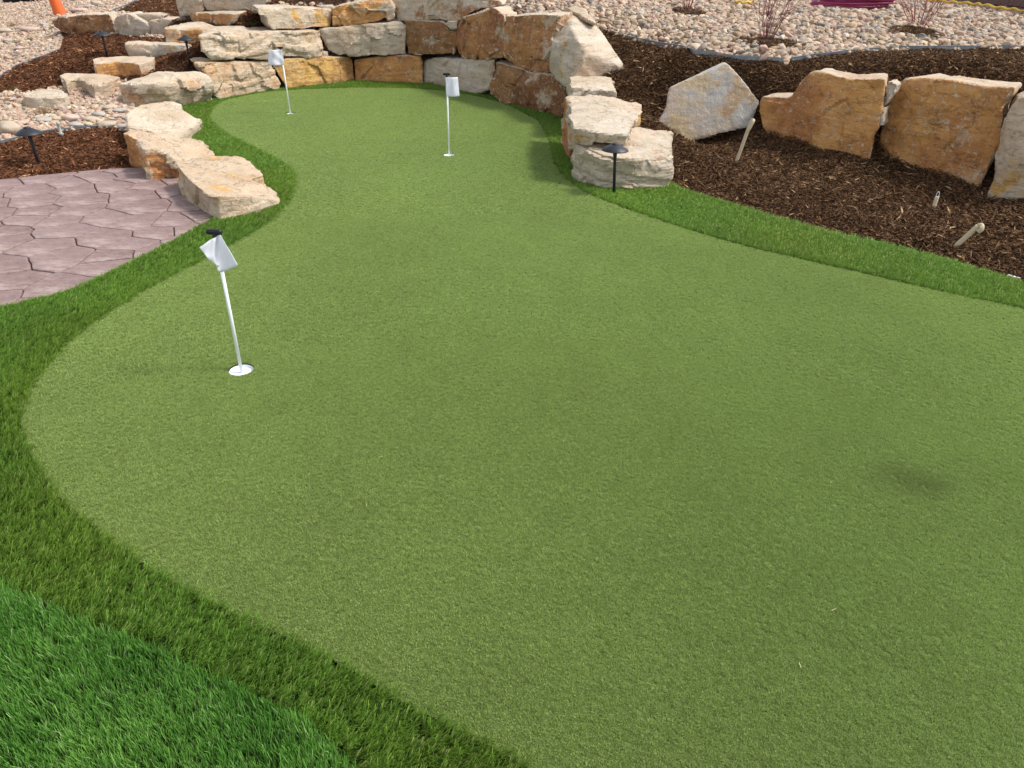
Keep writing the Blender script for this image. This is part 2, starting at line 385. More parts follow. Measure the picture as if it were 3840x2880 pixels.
MULCH_C = np.array(hits(2, [(300, 262), (340, 130), (440, 112), (560, 95), (720, 70), (760, 200), (740, 275), (480, 275)]))
BEDS = [MULCH_R, MULCH_L, MULCH_U, MULCH_T, MULCH_C]

# ------------------------------------------------------------------ ground sheets (one grid shared out between soil and mulch beds)
def axis(lo, hi, step, far, n=14):
    a = list(np.arange(lo, hi + 1e-6, step)); k = np.geomspace(step * 2, far, n)
    return np.array(list(lo - k[::-1]) + a + list(hi + k))
ax, ay = axis(-9.0, 10.0, .075, 90), axis(.2, 16.0, .075, 110)
gx, gy = np.meshgrid(ax, ay); gxy = np.stack([gx.ravel(), gy.ravel()], 1)
gz = terrain(gxy) + .008 * fbm(np.c_[gxy * 3, np.zeros(len(gxy))], 3)
gv = np.c_[gxy, gz]; nx = len(ax); ny = len(ay)
ii, jj = np.meshgrid(np.arange(nx - 1), np.arange(ny - 1)); q0 = (jj * nx + ii).ravel()
quads = np.stack([q0, q0 + 1, q0 + nx + 1, q0 + nx], 1); qc = gv[quads].mean(1)[:, :2]
bid = np.full(len(quads), -1)
for k, poly in enumerate(BEDS): bid[inpoly(qc, poly)] = k
def sheet(name, sel, m):
    qs = quads[sel]; u, inv = np.unique(qs, return_inverse=True)
    me = npmesh(name, gv[u], inv.ravel(), np.arange(len(qs)) * 4, smooth=True)
    return tag(obj(name, me, m), kind='structure')
sheet('ground', bid == -1, SOIL)
for k, nm in enumerate(('mulch_bed',) * 5): sheet(nm, bid == k, MULCHBASE)

# --- flat sheets from outlines
def cdt_sheet(name, outline, z, m, holes=(), step=.12, zf=None):
    ed = []; vs = []
    def loop(pl):
        b = len(vs); vs.extend(Vector((float(p[0]), float(p[1]))) for p in pl); n = len(pl)
        ed.extend((b + i, b + (i + 1) % n) for i in range(n))
    loop(outline)
    for hl in holes: loop(hl)
    lo, hi = np.min(outline, 0), np.max(outline, 0)
    X, Y = np.meshgrid(np.arange(lo[0], hi[0], step), np.arange(lo[1], hi[1], step)); pts = np.stack([X.ravel(), Y.ravel()], 1)
    pts = pts[inpoly(pts, outline) & (dseg(pts, outline, True) > step * .4)]
    for hl in holes: pts = pts[dseg(pts, hl, True) > .03]
    vs.extend(Vector((float(p[0]), float(p[1]))) for p in pts)
    ov, oe, of, *_ = geometry.delaunay_2d_cdt(vs, ed, [], 0, 1e-6)
    ov = np.array([(p.x, p.y) for p in ov]); c = np.array([ov[list(f)].mean(0) for f in of])
    keep = inpoly(c, outline)
    for hl in holes: keep &= ~inpoly(c, hl)
    zz = np.full(len(ov), z) if zf is None else z + zf(ov)
    me = pydata(name, np.c_[ov, zz], [f for f, k in zip(of, keep) if k]); smooth(me)
    return obj(name, me, m)
CUPS = [at(0, 521, 799), at(3, 425, 1337), at(2, 897, 981)]
SPOT_XY = at(0, 1985, 1045)  # centre of the darker spot in the turf tone
circ = lambda c, r, n=28: np.array([(c[0] + r * math.cos(2 * math.pi * k / n), c[1] + r * math.sin(2 * math.pi * k / n)) for k in range(n)])
def green_z(p):
    return .004 * fbm(np.c_[p * .8, np.zeros(len(p))], 2)
tag(cdt_sheet('putting_green', GREEN, 0.0, GREENM, [circ(c, .056) for c in CUPS], .055, green_z), kind='structure')
tag(cdt_sheet('fringe_backing', FRINGE_OUT, -.018, TURFBASE, [GREEN]), kind='structure')

# ------------------------------------------------------------------ turf blades
def tufted(p, k, sig):
    q = p.repeat(k, 0) + rng.normal(0, sig, (len(p) * k, 2)); a_ = rng.uniform(0, 6.28, len(p)); l_ = np.c_[np.cos(a_), np.sin(a_)] * rng.uniform(0, .8, (len(p), 1))
    return q, l_.repeat(k, 0)
def blades(name, pts, z0, hgt, wid, lean, cols, segs=2, leandir=None, bend=.5, root=.72):
    n = len(pts); an = rng.uniform(0, 2 * math.pi, n)
    side = np.c_[np.cos(an), np.sin(an), np.zeros(n)]
    la = rng.uniform(0, 2 * math.pi, n); ld = np.c_[np.cos(la), np.sin(la)] * rng.uniform(.2, 1, (n, 1))
    if leandir is not None: ld = ld * .6 + leandir
    L = np.c_[ld * lean, np.zeros(n)]
    h = hgt * rng.uniform(.7, 1.15, n); wv = wid * rng.uniform(.7, 1.2, n)
    base = np.c_[pts, z0]
    up = np.array([0, 0, 1.0])
    rows = []
    for t in np.linspace(0, 1, segs + 1):
        c = base + L * (h * (t * (1 - bend) + t * t * bend))[:, None] + up * (h * t * (1 - .18 * t * lean))[:, None]
        ww = wv * (1 - .75 * t ** 2)
        rows.append(c - side * ww[:, None] * .5); rows.append(c + side * ww[:, None] * .5)
    k = len(rows); V = np.stack(rows, 1).reshape(-1, 3); b = np.arange(n) * k
    fs = np.stack([np.stack([b + 2 * s, b + 2 * s + 1, b + 2 * s + 3, b + 2 * s + 2], 1) for s in range(segs)], 1).reshape(-1, 4)
    me = npmesh(name, V, fs.ravel(), np.arange(len(fs)) * 4)
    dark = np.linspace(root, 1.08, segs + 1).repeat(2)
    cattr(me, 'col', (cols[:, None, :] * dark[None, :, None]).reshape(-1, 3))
    return me
def scatter(poly, dens, cond=None, frame=220):
    lo, hi = poly.min(0), poly.max(0); n = int(np.prod(hi - lo) * dens)
    p = lo + rng.random((n, 2)) * (hi - lo); p = p[inpoly(p, poly)]
    x, y, d = proj(np.c_[p, np.zeros(len(p))])
    k = (d > .2) & (x > -frame) & (x < 3840 + frame) & (y > -frame) & (y < 2880 + frame); p = p[k]
    return p if cond is None else p[cond(p)]
def turfcols(n, pts, a, b, c, patch=2.0, straw=.03):
    k = fbm(np.c_[pts * patch, np.zeros(n)], 3) * .5 + .5 + rng.normal(0, .25, n)
    k = np.clip(k, 0, 1)[:, None]; col = np.array(a) * (1 - k) + np.array(b) * k
    s = rng.random(n) < straw; col[s] = np.array(c) * rng.uniform(.6, 1.1, (s.sum(), 1)); return col * rng.uniform(.75, 1.25, (n, 1))
infr = lambda p: inpoly(p, FRINGE_OUT) & ~inpoly(p, GREEN)
lp = scatter(LAWN, 13000, lambda p: ~inpoly(p, GREEN), 500); lp, tl_ = tufted(lp, 7, .0045); zn = np.zeros(len(lp))
lc = turfcols(len(lp), lp, (.085, .25, .035), (.265, .51, .10), (.44, .62, .26), 5, .06)
ldir = tl_ * 1.0 + np.c_[fbm(np.c_[lp * 4, zn], 2, 3), fbm(np.c_[lp * 4, zn], 2, 9)] * .3
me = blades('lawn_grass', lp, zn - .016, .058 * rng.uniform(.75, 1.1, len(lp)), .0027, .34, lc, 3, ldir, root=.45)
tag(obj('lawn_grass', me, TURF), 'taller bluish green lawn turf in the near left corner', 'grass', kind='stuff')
# short putting-turf pile: tuft shapes and their places in one mesh, spread by geometry nodes
def turf_tree(nv):
    t = bpy.data.node_groups.new('pile', 'GeometryNodeTree')
    t.interface.new_socket('Geometry', in_out='INPUT', socket_type='NodeSocketGeometry'); t.interface.new_socket('Geometry', in_out='OUTPUT', socket_type='NodeSocketGeometry')
    N = t.nodes.new; L = t.links.new; gi = N('NodeGroupInput'); go = N('NodeGroupOutput'); join = N('GeometryNodeJoinGeometry')
    def attr(nm, ty):
        d = N('GeometryNodeInputNamedAttribute'); d.data_type = ty; d.inputs[0].default_value = nm; return d.outputs[0]
    def pick(k):
        c = N('FunctionNodeCompare'); c.data_type = 'INT'; c.operation = 'EQUAL'; L(attr('proto', 'INT'), c.inputs['A']); 
        for q in c.inputs:
            if q.name == 'B' and q.type == 'INT': q.default_value = k
        for q in c.inputs:
            if q.name == 'A' and q.type == 'INT' and not q.is_linked: L(attr('proto', 'INT'), q)
        s_ = N('GeometryNodeSeparateGeometry'); s_.domain = 'POINT'; L(gi.outputs[0], s_.inputs[0]); L(c.outputs[0], s_.inputs['Selection']); return s_.outputs['Selection']
    for k in range(nv):
        g2 = N('GeometryNodeGeometryToInstance'); L(pick(k + 1), g2.inputs[0]); L(g2.outputs[0], join.inputs[0])
    iop = N('GeometryNodeInstanceOnPoints'); L(pick(0), iop.inputs[0]); L(join.outputs[0], iop.inputs['Instance']); iop.inputs['Pick Instance'].default_value = True
    L(attr('idx', 'INT'), iop.inputs['Instance Index']); er = N('FunctionNodeEulerToRotation'); L(attr('rot', 'FLOAT_VECTOR'), er.inputs[0]); L(er.outputs[0], iop.inputs['Rotation']); L(attr('scl', 'FLOAT_VECTOR'), iop.inputs['Scale'])
    L(iop.outputs[0], go.inputs[0]); return t
PILE = mat('putting_pile', rough=.5, spec=.3); g = NG(PILE); a = g.n('ShaderNodeAttribute', attribute_name='col'); ai = g.n('ShaderNodeAttribute', attribute_name='tone'); ai.attribute_type = 'INSTANCER'
pc_ = g.mix(1.0, a.outputs['Color'], ai.outputs['Color'], 'MULTIPLY'); g.l(pc_, g.b.inputs['Base Color']); tr = g.n('ShaderNodeBsdfTranslucent'); g.l(pc_, tr.inputs[0]); mx = g.n('ShaderNodeMixShader'); mx.inputs[0].default_value = .34
g.l(g.b.outputs[0], mx.inputs[1]); g.l(tr.outputs[0], mx.inputs[2]); g.l(mx.outputs[0], g.t.nodes['Material Output'].inputs[0])
NV, NB = 6, 64
pv, pf, pcol, pid = [], [], [], []
for k in range(NV):
    for b_ in range(NB):
        x_, y_ = rng.uniform(-.0105, .0105, 2); a_ = rng.uniform(0, 6.28); l_ = rng.uniform(0, .7); la_ = rng.uniform(0, 6.28); h_ = rng.uniform(.0055, .0078); w_ = rng.uniform(.0004, .0007)
        d_ = np.array([math.cos(la_), math.sin(la_), 0]) * l_ * h_; s_ = np.array([math.cos(a_), math.sin(a_), 0]) * w_; b0_ = np.array([x_, y_, -.001]); o_ = len(pv)
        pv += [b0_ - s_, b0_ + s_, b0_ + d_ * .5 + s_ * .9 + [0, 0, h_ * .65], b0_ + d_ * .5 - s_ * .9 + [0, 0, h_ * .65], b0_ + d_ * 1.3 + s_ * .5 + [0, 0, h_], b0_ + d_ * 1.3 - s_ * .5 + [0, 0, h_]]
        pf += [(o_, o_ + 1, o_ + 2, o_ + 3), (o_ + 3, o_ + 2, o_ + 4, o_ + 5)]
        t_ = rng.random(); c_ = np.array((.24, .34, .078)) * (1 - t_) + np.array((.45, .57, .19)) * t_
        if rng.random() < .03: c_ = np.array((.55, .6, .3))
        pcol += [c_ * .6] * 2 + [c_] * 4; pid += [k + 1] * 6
gp, gs = [], []
for r0_, r1_, st_ in ((0, 3.2, .0130), (3.2, 5.2, .0175), (5.2, 20, .025)):                # even pile, coarser with distance
    X, Y = np.meshgrid(np.arange(-4.6, 4.6, st_), np.arange(.5, 11.6, st_)); q = np.stack([X.ravel(), Y.ravel()], 1) + rng.uniform(-.5, .5, (X.size, 2)) * st_
    d_ = np.hypot(q[:, 0], q[:, 1]); q = q[(d_ >= r0_) & (d_ < r1_)]; q = q[inpoly(q, GREEN)]
    q = q[np.min([np.hypot(*(q - c[:2]).T) for c in CUPS], 0) > .066]; gp.append(q); gs.append(np.full(len(q), st_ / .0145))
gp = np.concatenate(gp); gs = np.concatenate(gs); n = len(gp); me = bpy.data.meshes.new('putting_turf'); np0 = len(pv)
me.from_pydata([tuple(p) for p in pv] + list(map(tuple, np.c_[gp, green_z(gp)])), [], pf); me.update()
full = lambda a_, d_: np.concatenate([np.full((np0,) + np.shape(a_)[1:], d_), a_])
q = me.attributes.new('proto', 'INT', 'POINT'); q.data.foreach_set('value', np.r_[np.array(pid), np.zeros(n, int)].astype(np.int32))
q = me.attributes.new('idx', 'INT', 'POINT'); q.data.foreach_set('value', full(rng.integers(0, NV, n), 0).astype(np.int32))
q = me.attributes.new('rot', 'FLOAT_VECTOR', 'POINT'); q.data.foreach_set('vector', full(np.c_[rng.normal(0, .12, n) - .05, rng.normal(0, .12, n), rng.uniform(0, 6.28, n)], 0).astype(np.float32).ravel())
q = me.attributes.new('scl', 'FLOAT_VECTOR', 'POINT'); q.data.foreach_set('vector', full(np.c_[gs, gs, np.clip(gs, 1, 1.25)], 1).astype(np.float32).ravel())
z_ = np.zeros(n); tv = 1 + .07 * fbm(np.c_[gp * 1.1, z_], 3, 41) + .06 * fbm(np.c_[gp * 6, z_], 3, 47) + rng.normal(0, .035, n); hv = .015 * fbm(np.c_[gp * .7, z_], 2, 53)
spot_r2 = ((gp - SPOT_XY[:2] + .05 * np.c_[fbm(np.c_[gp * 7, z_], 2, 61), fbm(np.c_[gp * 7, z_], 2, 67)]) ** 2 / np.array([.15 ** 2, .11 ** 2])).sum(1); tv = tv * (1 - .32 * np.exp(-spot_r2))      # soft-edged spot where the turf tone is darker
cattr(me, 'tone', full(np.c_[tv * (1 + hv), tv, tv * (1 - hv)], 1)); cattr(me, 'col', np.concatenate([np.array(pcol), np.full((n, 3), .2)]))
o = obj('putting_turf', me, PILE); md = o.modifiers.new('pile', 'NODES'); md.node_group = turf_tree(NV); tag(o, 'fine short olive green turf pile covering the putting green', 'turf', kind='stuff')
# fringe turf: taller tufts spread the same way
def spread(name, label, shapes, pts, zs, scl, rot, tone, m):
    pv, pf, pc, pid = shapes; n = len(pts); me = bpy.data.meshes.new(name); k0 = len(pv)
    me.from_pydata([tuple(p) for p in pv] + list(map(tuple, np.c_[pts, zs])), [], pf); me.update()
    fl = lambda a_, d_: np.concatenate([np.full((k0,) + np.shape(a_)[1:], d_), a_])
    q = me.attributes.new('proto', 'INT', 'POINT'); q.data.foreach_set('value', np.r_[np.array(pid), np.zeros(n, int)].astype(np.int32)); nv = max(pid)
    q = me.attributes.new('idx', 'INT', 'POINT'); q.data.foreach_set('value', fl(rng.integers(0, nv, n), 0).astype(np.int32))
    q = me.attributes.new('rot', 'FLOAT_VECTOR', 'POINT'); q.data.foreach_set('vector', fl(rot, 0).astype(np.float32).ravel())
    q = me.attributes.new('scl', 'FLOAT_VECTOR', 'POINT'); q.data.foreach_set('vector', fl(scl, 1).astype(np.float32).ravel())
    cattr(me, 'tone', fl(tone, 1)); cattr(me, 'col', np.concatenate([np.array(pc), np.full((n, 3), .2)]))
    o = obj(name, me, m); md = o.modifiers.new('pile', 'NODES'); md.node_group = turf_tree(nv); return tag(o, label, 'grass', kind='stuff')
pv, pf, pcol, pid = [], [], [], []
for k in range(12):
    ta = rng.normal(0, .6); tl = rng.uniform(.2, .6)          # pile lies over towards +x
    for b_ in range(9):
        x_, y_ = rng.normal(0, .0045, 2); a_ = rng.uniform(0, 6.28); la_ = rng.uniform(0, 6.28); l_ = rng.uniform(0, .45); h_ = rng.uniform(.030, .046); w_ = rng.uniform(.0009, .0014)
        d_ = (np.array([math.cos(la_), math.sin(la_), 0]) * l_ + np.array([math.cos(ta), math.sin(ta), 0]) * tl) * h_; s_ = np.array([math.cos(a_), math.sin(a_), 0]) * w_; b0_ = np.array([x_, y_, 0]); o_ = len(pv)
        pv += [b0_ - s_, b0_ + s_, b0_ + d_ * .4 + s_ + [0, 0, h_ * .55], b0_ + d_ * .4 - s_ + [0, 0, h_ * .55], b0_ + d_ + s_ * .4 + [0, 0, h_ * .96], b0_ + d_ - s_ * .4 + [0, 0, h_ * .96]]
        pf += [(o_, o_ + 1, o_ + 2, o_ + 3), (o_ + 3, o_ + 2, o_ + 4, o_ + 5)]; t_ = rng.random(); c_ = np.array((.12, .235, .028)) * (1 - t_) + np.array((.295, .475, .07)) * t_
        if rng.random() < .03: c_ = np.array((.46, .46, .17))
        pcol += [c_ * .26] * 2 + [c_ * .62] * 2 + [c_ * 1.05] * 2; pid += [k + 1] * 6  # shade between blades painted in: dark roots, bright tips
lo, hi = FRINGE_OUT.min(0), FRINGE_OUT.max(0); fp = lo + rng.random((int(np.prod(hi - lo) * 10500), 2)) * (hi - lo); fp = fp[((fp[:, 0] > -3.2) | (fp[:, 1] > 3.2)) & (fp[:, 0] < 4.6) & (fp[:, 1] > .6)]
fp = fp[infr(fp)]; fp = fp[~inpoly(fp, LAWN)]; dist = np.hypot(fp[:, 0], fp[:, 1]); kp = rng.random(len(fp)) < np.clip(3.4 / dist, .4, 1); fp, dist = fp[kp], dist[kp]; n = len(fp); z_ = np.zeros(n)
gs = np.clip(dist / 3.4, 1, 1.6); tv = 1 + .22 * fbm(np.c_[fp * 2.2, z_], 3, 71) + rng.normal(0, .1, n); hv = .1 * fbm(np.c_[fp * 1.5, z_], 2, 73)
nap = np.c_[.25 * fbm(np.c_[fp * .9, z_], 2, 3), .18 + .25 * fbm(np.c_[fp * .9, z_], 2, 9)]
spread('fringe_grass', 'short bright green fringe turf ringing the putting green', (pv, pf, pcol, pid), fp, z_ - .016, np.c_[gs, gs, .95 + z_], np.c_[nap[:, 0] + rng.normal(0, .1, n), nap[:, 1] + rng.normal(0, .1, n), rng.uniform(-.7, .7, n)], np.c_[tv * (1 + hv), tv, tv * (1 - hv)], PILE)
# dry clippings lying on the green
cp = scatter(GREEN, 5); V = []; Fc = []
for p in cp[:45]:
    a_ = rng.uniform(0, 6.28); l_ = rng.uniform(.004, .010); d_ = np.array([math.cos(a_), math.sin(a_)]) * l_; s_ = np.array([-d_[1], d_[0]]) * .09
    b_ = len(V); V += [(*(p - d_ - s_), .006), (*(p + d_ - s_), .009), (*(p + d_ + s_), .009), (*(p - d_ + s_), .006)]; Fc.append((b_, b_ + 1, b_ + 2, b_ + 3))
tag(obj('grass_clippings', pydata('grass_clippings', V, Fc), mat('straw', (.5, .45, .22), .8)), 'dry straw flecks scattered over the putting green', 'clippings', kind='stuff')

# ------------------------------------------------------------------ mulch shreds
def mulch(name, poly, dens, label, frame=900, zoff=.012, lift=.03, warm=1.0):
    lo, hi = poly.min(0), poly.max(0); n = int(np.prod(hi - lo) * dens)
    p = lo + rng.random((n, 2)) * (hi - lo)
    p = p + rng.normal(0, .02, p.shape)
    p = p[inpoly(p, poly)]; z = terrain(p)
    x, y, d = proj(np.c_[p, z]); k = (d > .3) & (x > -frame) & (x < 3840 + frame) & (y > -frame) & (y < 2880); p, z, d = p[k], z[k], d[k]
    n = len(p); lump = fbm(np.c_[p * 5, np.zeros(n)], 3, 4)
    L = np.exp(rng.normal(math.log(.0155), .5, n)); L = np.clip(L, .005, .055); W = L * rng.uniform(.06, .15, n) + .0012
    yaw = rng.uniform(0, 2 * math.pi, n); pit = rng.normal(0, .38, n); rol = rng.normal(0, .8, n)
    dx = np.c_[np.cos(yaw) * np.cos(pit), np.sin(yaw) * np.cos(pit), np.sin(pit)]
    sx = np.c_[-np.sin(yaw) * np.cos(rol), np.cos(yaw) * np.cos(rol), np.sin(rol)]
    c = np.c_[p, z + zoff + lift * np.clip(lump + .3, 0, 1) * rng.random(n) + rng.random(n) * .012]
    nrm = np.cross(dx, sx)
    V = np.stack([c - dx * L[:, None] - sx * W[:, None] * .6, c - dx * L[:, None] * .2 + sx * W[:, None] + nrm * W[:, None] * .8, c + dx * L[:, None] + sx * W[:, None] * .3, c + dx * L[:, None] * .3 - sx * W[:, None]], 1).reshape(-1, 3)
    b = np.arange(n) * 4; fs = np.stack([b, b + 1, b + 2, b, b + 2, b + 3], 1).reshape(-1, 3)
    me = npmesh(name, V, fs.ravel(), np.arange(len(fs)) * 3)
    pal = np.array([(.055, .029, .017), (.095, .049, .026), (.15, .077, .038), (.205, .115, .06), (.36, .24, .14)])
    pick = rng.choice(5, n, p=[.24, .36, .28, .112, .008]); big = L > .042; pick[big & (rng.random(n) < .2)] = 4
    cattr(me, 'col', (pal[pick] * np.array([warm, 1, .9]) * rng.uniform(.7, 1.3, (n, 1))).repeat(4, 0))
    return tag(obj(name, me, MULCHM), label, 'mulch', kind='stuff')
mulch('bark_mulch', MULCH_R, 14500, 'dark brown shredded bark mulch over the right hand bed')
mulch('bark_mulch', MULCH_L, 18000, 'dark brown shredded bark mulch beside the mauve patio', warm=1.25)
mulch('bark_mulch', MULCH_U, 10000, 'dark brown shredded bark mulch between the stone steps', warm=1.25)
mulch('bark_mulch', MULCH_T, 7000, 'dark brown shredded bark mulch above the boulder wall', warm=1.15)
mulch('bark_mulch', MULCH_C, 9000, 'dark brown shredded bark mulch behind the long pale slab', warm=1.15)

# ------------------------------------------------------------------ river-rock gravel (instanced pebbles)
PEBM = mat('river_pebble', rough=.75, spec=.25); g = NG(PEBM)
a = g.n('ShaderNodeAttribute', attribute_name='col'); a.attribute_type = 'INSTANCER'
pc = g.mix(g.mr(g.noise(coords(g), 2.5, 4, .6), .4, .7, 0, .35), a.outputs['Color'], (.46, .37, .28)); g.l(pc, g.b.inputs['Base Color'])
def pebble_tree():
    t = bpy.data.node_groups.new('pebbles', 'GeometryNodeTree')
    t.interface.new_socket('Geometry', in_out='INPUT', socket_type='NodeSocketGeometry'); t.interface.new_socket('Geometry', in_out='OUTPUT', socket_type='NodeSocketGeometry')
    N = t.nodes.new; L = t.links.new; gi = N('NodeGroupInput'); go = N('NodeGroupOutput')
    join = N('GeometryNodeJoinGeometry')
    for k in range(6):
        ic = N('GeometryNodeMeshIcoSphere'); ic.inputs['Radius'].default_value = 1; ic.inputs['Subdivisions'].default_value = 3
        pos = N('GeometryNodeInputPosition'); nz = N('ShaderNodeTexNoise'); nz.inputs['Scale'].default_value = .75; nz.inputs['Detail'].default_value = 1.5
        ad = N('ShaderNodeVectorMath'); ad.operation = 'ADD'; ad.inputs[1].default_value = (k * 7.1, k * 3.3, -k * 5.2); L(pos.outputs[0], ad.inputs[0]); L(ad.outputs[0], nz.inputs['Vector'])
        sb = N('ShaderNodeVectorMath'); sb.operation = 'SUBTRACT'; sb.inputs[1].default_value = (.5, .5, .5); L(nz.outputs['Color'], sb.inputs[0])
        sc_ = N('ShaderNodeVectorMath'); sc_.operation = 'SCALE'; sc_.inputs['Scale'].default_value = 1.5; L(sb.outputs[0], sc_.inputs[0])
        sp_ = N('GeometryNodeSetPosition'); L(ic.outputs[0], sp_.inputs[0]); L(sc_.outputs[0], sp_.inputs['Offset'])
        ss = N('GeometryNodeSetShadeSmooth'); L(sp_.outputs[0], ss.inputs[0])
        sm = N('GeometryNodeSetMaterial'); sm.inputs['Material'].default_value = PEBM; L(ss.outputs[0], sm.inputs[0])
        g2 = N('GeometryNodeGeometryToInstance'); L(sm.outputs[0], g2.inputs[0]); L(g2.outputs[0], join.inputs[0])
    def attr(nm, ty):
        d = N('GeometryNodeInputNamedAttribute'); d.data_type = ty; d.inputs[0].default_value = nm; return d.outputs[0]
    iop = N('GeometryNodeInstanceOnPoints'); L(gi.outputs[0], iop.inputs[0]); L(join.outputs[0], iop.inputs['Instance'])
    iop.inputs['Pick Instance'].default_value = True; L(attr('idx', 'INT'), iop.inputs['Instance Index'])
    er = N('FunctionNodeEulerToRotation'); L(attr('rot', 'FLOAT_VECTOR'), er.inputs[0]); L(er.outputs[0], iop.inputs['Rotation'])
    L(attr('scl', 'FLOAT_VECTOR'), iop.inputs['Scale']); L(iop.outputs[0], go.inputs[0]); return t
PT = pebble_tree()
PPAL = np.array([(.44, .33, .22), (.49, .38, .27), (.42, .28, .20), (.44, .29, .225), (.29, .25, .21), (.34, .235, .14), (.54, .455, .35), (.22, .21, .195)])
def pebbles(name, pts, z, size, label, pp=(.22, .18, .16, .13, .10, .10, .06, .05)):
    n = len(pts); me = bpy.data.meshes.new(name); me.vertices.add(n)
    s = size * np.clip(np.exp(rng.normal(0, .32, n)), .5, 1.65); scl = np.c_[s * rng.uniform(.9, 1.5, n), s * rng.uniform(.8, 1.1, n), s * rng.uniform(.5, .85, n)] * .5
    me.vertices.foreach_set('co', np.c_[pts, z + scl[:, 2] * rng.uniform(.1, 1.5, n)].astype(np.float32).ravel())
    def va(nm, v): q = me.attributes.new(nm, 'FLOAT_VECTOR', 'POINT'); q.data.foreach_set('vector', v.astype(np.float32).ravel())
    va('scl', scl); va('rot', np.c_[rng.normal(0, .35, n), rng.normal(0, .35, n), rng.uniform(0, 6.28, n)])
    q = me.attributes.new('idx', 'INT', 'POINT'); q.data.foreach_set('value', rng.integers(0, 6, n).astype(np.int32))
    pp = np.array(pp) / sum(pp); cattr(me, 'col', PPAL[rng.choice(8, n, p=pp)] * rng.uniform(.68, 1.15, (n, 1)))
    o = obj(name, me, PEBM); md = o.modifiers.new('pebbles', 'NODES'); md.node_group = PT
    return tag(o, label, 'gravel', kind='stuff')
def gravel_points(lo, hi, dens, cond):
    lo, hi = np.array(lo), np.array(hi); n = int(np.prod(hi - lo) * dens); p = lo + rng.random((n, 2)) * (hi - lo)
    p = p[cond(p)]
    for b in BEDS:
        p = p[~inpoly(p, b)]
    p = p[~inpoly(p, FRINGE_OUT) & ~inpoly(p, PATIO)]; p = p[dseg(p, PATIO, True) > .35]; z = terrain(p)
    x, y, d = proj(np.c_[p, z]); k = (d > .5) & (x > -900) & (x < 4740) & (y > -250) & (y < 2900); return p[k], z[k]
RINGS = [(hit(4, 880, 140), .27), (hit(4, 1555, 400), .40), (hit(5, 1275, 295), .30)]        # mulch rings of the shrubs
def offring(p):
    k = np.ones(len(p), bool)
    for c, r in RINGS: k &= np.hypot(*(p - c[:2]).T) > r * (.8 + .25 * vnoise(np.c_[p * 4, np.zeros(len(p))]))
    return k
p, z = gravel_points((-1.2, 7.5), (13, 24), 640, lambda p: offring(p) & (p[:, 0] > -.9))
pebbles('river_rock_gravel', p, z, .058, 'pale rounded river rock gravel on the slope behind the right bed')
p, z = gravel_points((-13, 5), (-1.2, 22), 1350, lambda p: p[:, 0] < -2.2)
pebbles('river_rock_gravel', p, z, .038, 'pinkish river rock gravel around the left stone steps', (.2, .15, .22, .22, .08, .05, .06, .02))

# ------------------------------------------------------------------ stamped patio
STONEM = mat('stamped_concrete', rough=.6, spec=.35); g = NG(STONEM); tc = coords(g); oi = g.n('ShaderNodeObjectInfo')
n1 = g.noise(tc, 3.0, 6, .65); n2 = g.noise(g.mapping(tc, (2, 7, 1), (0, 0, .5)), 3.2, 6, .7); n3 = g.noise(tc, 60, 4, .7)
cc = g.ramp(n1, [(.34, (.165, .10, .09)), (.5, (.27, .188, .168)), (.66, (.42, .325, .29))])
cc = g.mix(g.mr(n2, .48, .64, 0, .75), cc, (.16, .07, .056)); cc = g.mix(g.mr(n3, .55, .75, 0, .3), cc, (.42, .34, .31))
cc = g.mix(g.math('MULTIPLY', oi.outputs['Random'], .35), cc, (.33, .235, .22)); g.l(cc, g.b.inputs['Base Color'])
g.l(g.bump(g.math('ADD', g.math('MULTIPLY', n2, .9), g.math('MULTIPLY', n3, .2)), .9, .03), g.b.inputs['Normal'])
JOINTM = soil('patio_joint', [(.3, (.07, .036, .028)), (.6, (.12, .065, .052)), (.8, (.2, .13, .11))], 50)
slab = cdt_sheet('patio', PATIO, -.010, JOINTM, (), .3); tag(slab, kind='structure')
# Voronoi stones
ang = .18; ca, sa = math.cos(ang), math.sin(ang); sites = []          # irregular field of sites, stones wider than deep
for k in range(2600):
    u, v_ = rng.uniform(-3.4, 3.6), rng.uniform(-3.4, 3.8); rr = rng.uniform(.17, .31) ** 2; ok = all((u - a_) ** 2 + (1.35 * (v_ - b_)) ** 2 > rr for a_, b_ in sites)
    if ok: sites.append((u, v_))
sites = np.array([(-3.8 + u * ca - v_ * sa, 4.2 + u * sa + v_ * ca) for u, v_ in sites])
def clip(poly, n_, d_):
    out = []
    for i in range(len(poly)):
        a, b = poly[i], poly[(i + 1) % len(poly)]; fa, fb = n_ @ a - d_, n_ @ b - d_
        if fa <= 0: out.append(a)
        if fa * fb < 0: out.append(a + (b - a) * fa / (fa - fb))
    return out
def resample(poly, step=.022):
    out = []
    for i in range(len(poly)):
        a, b = np.asarray(poly[i]), np.asarray(poly[(i + 1) % len(poly)]); k = max(1, int(np.hypot(*(b - a)) / step))
        out += [a + (b - a) * t / k for t in range(k)]
    return np.array(out)
cells = []
for i, s in enumerate(sites):
    if not (-6.3 < s[0] < -1.2 and 2.2 < s[1] < 7): continue
    poly = [s + np.array(q) for q in ((-.6, -.6), (.6, -.6), (.6, .6), (-.6, .6))]
    for j in np.argsort(((sites - s) ** 2).sum(1))[1:18]:
        m_ = (s + sites[j]) / 2; n_ = (sites[j] - s) / np.linalg.norm(sites[j] - s); poly = clip(poly, n_, n_ @ m_ - .0036)
        if len(poly) < 3: break
    if len(poly) >= 3: cells.append(np.array(poly))
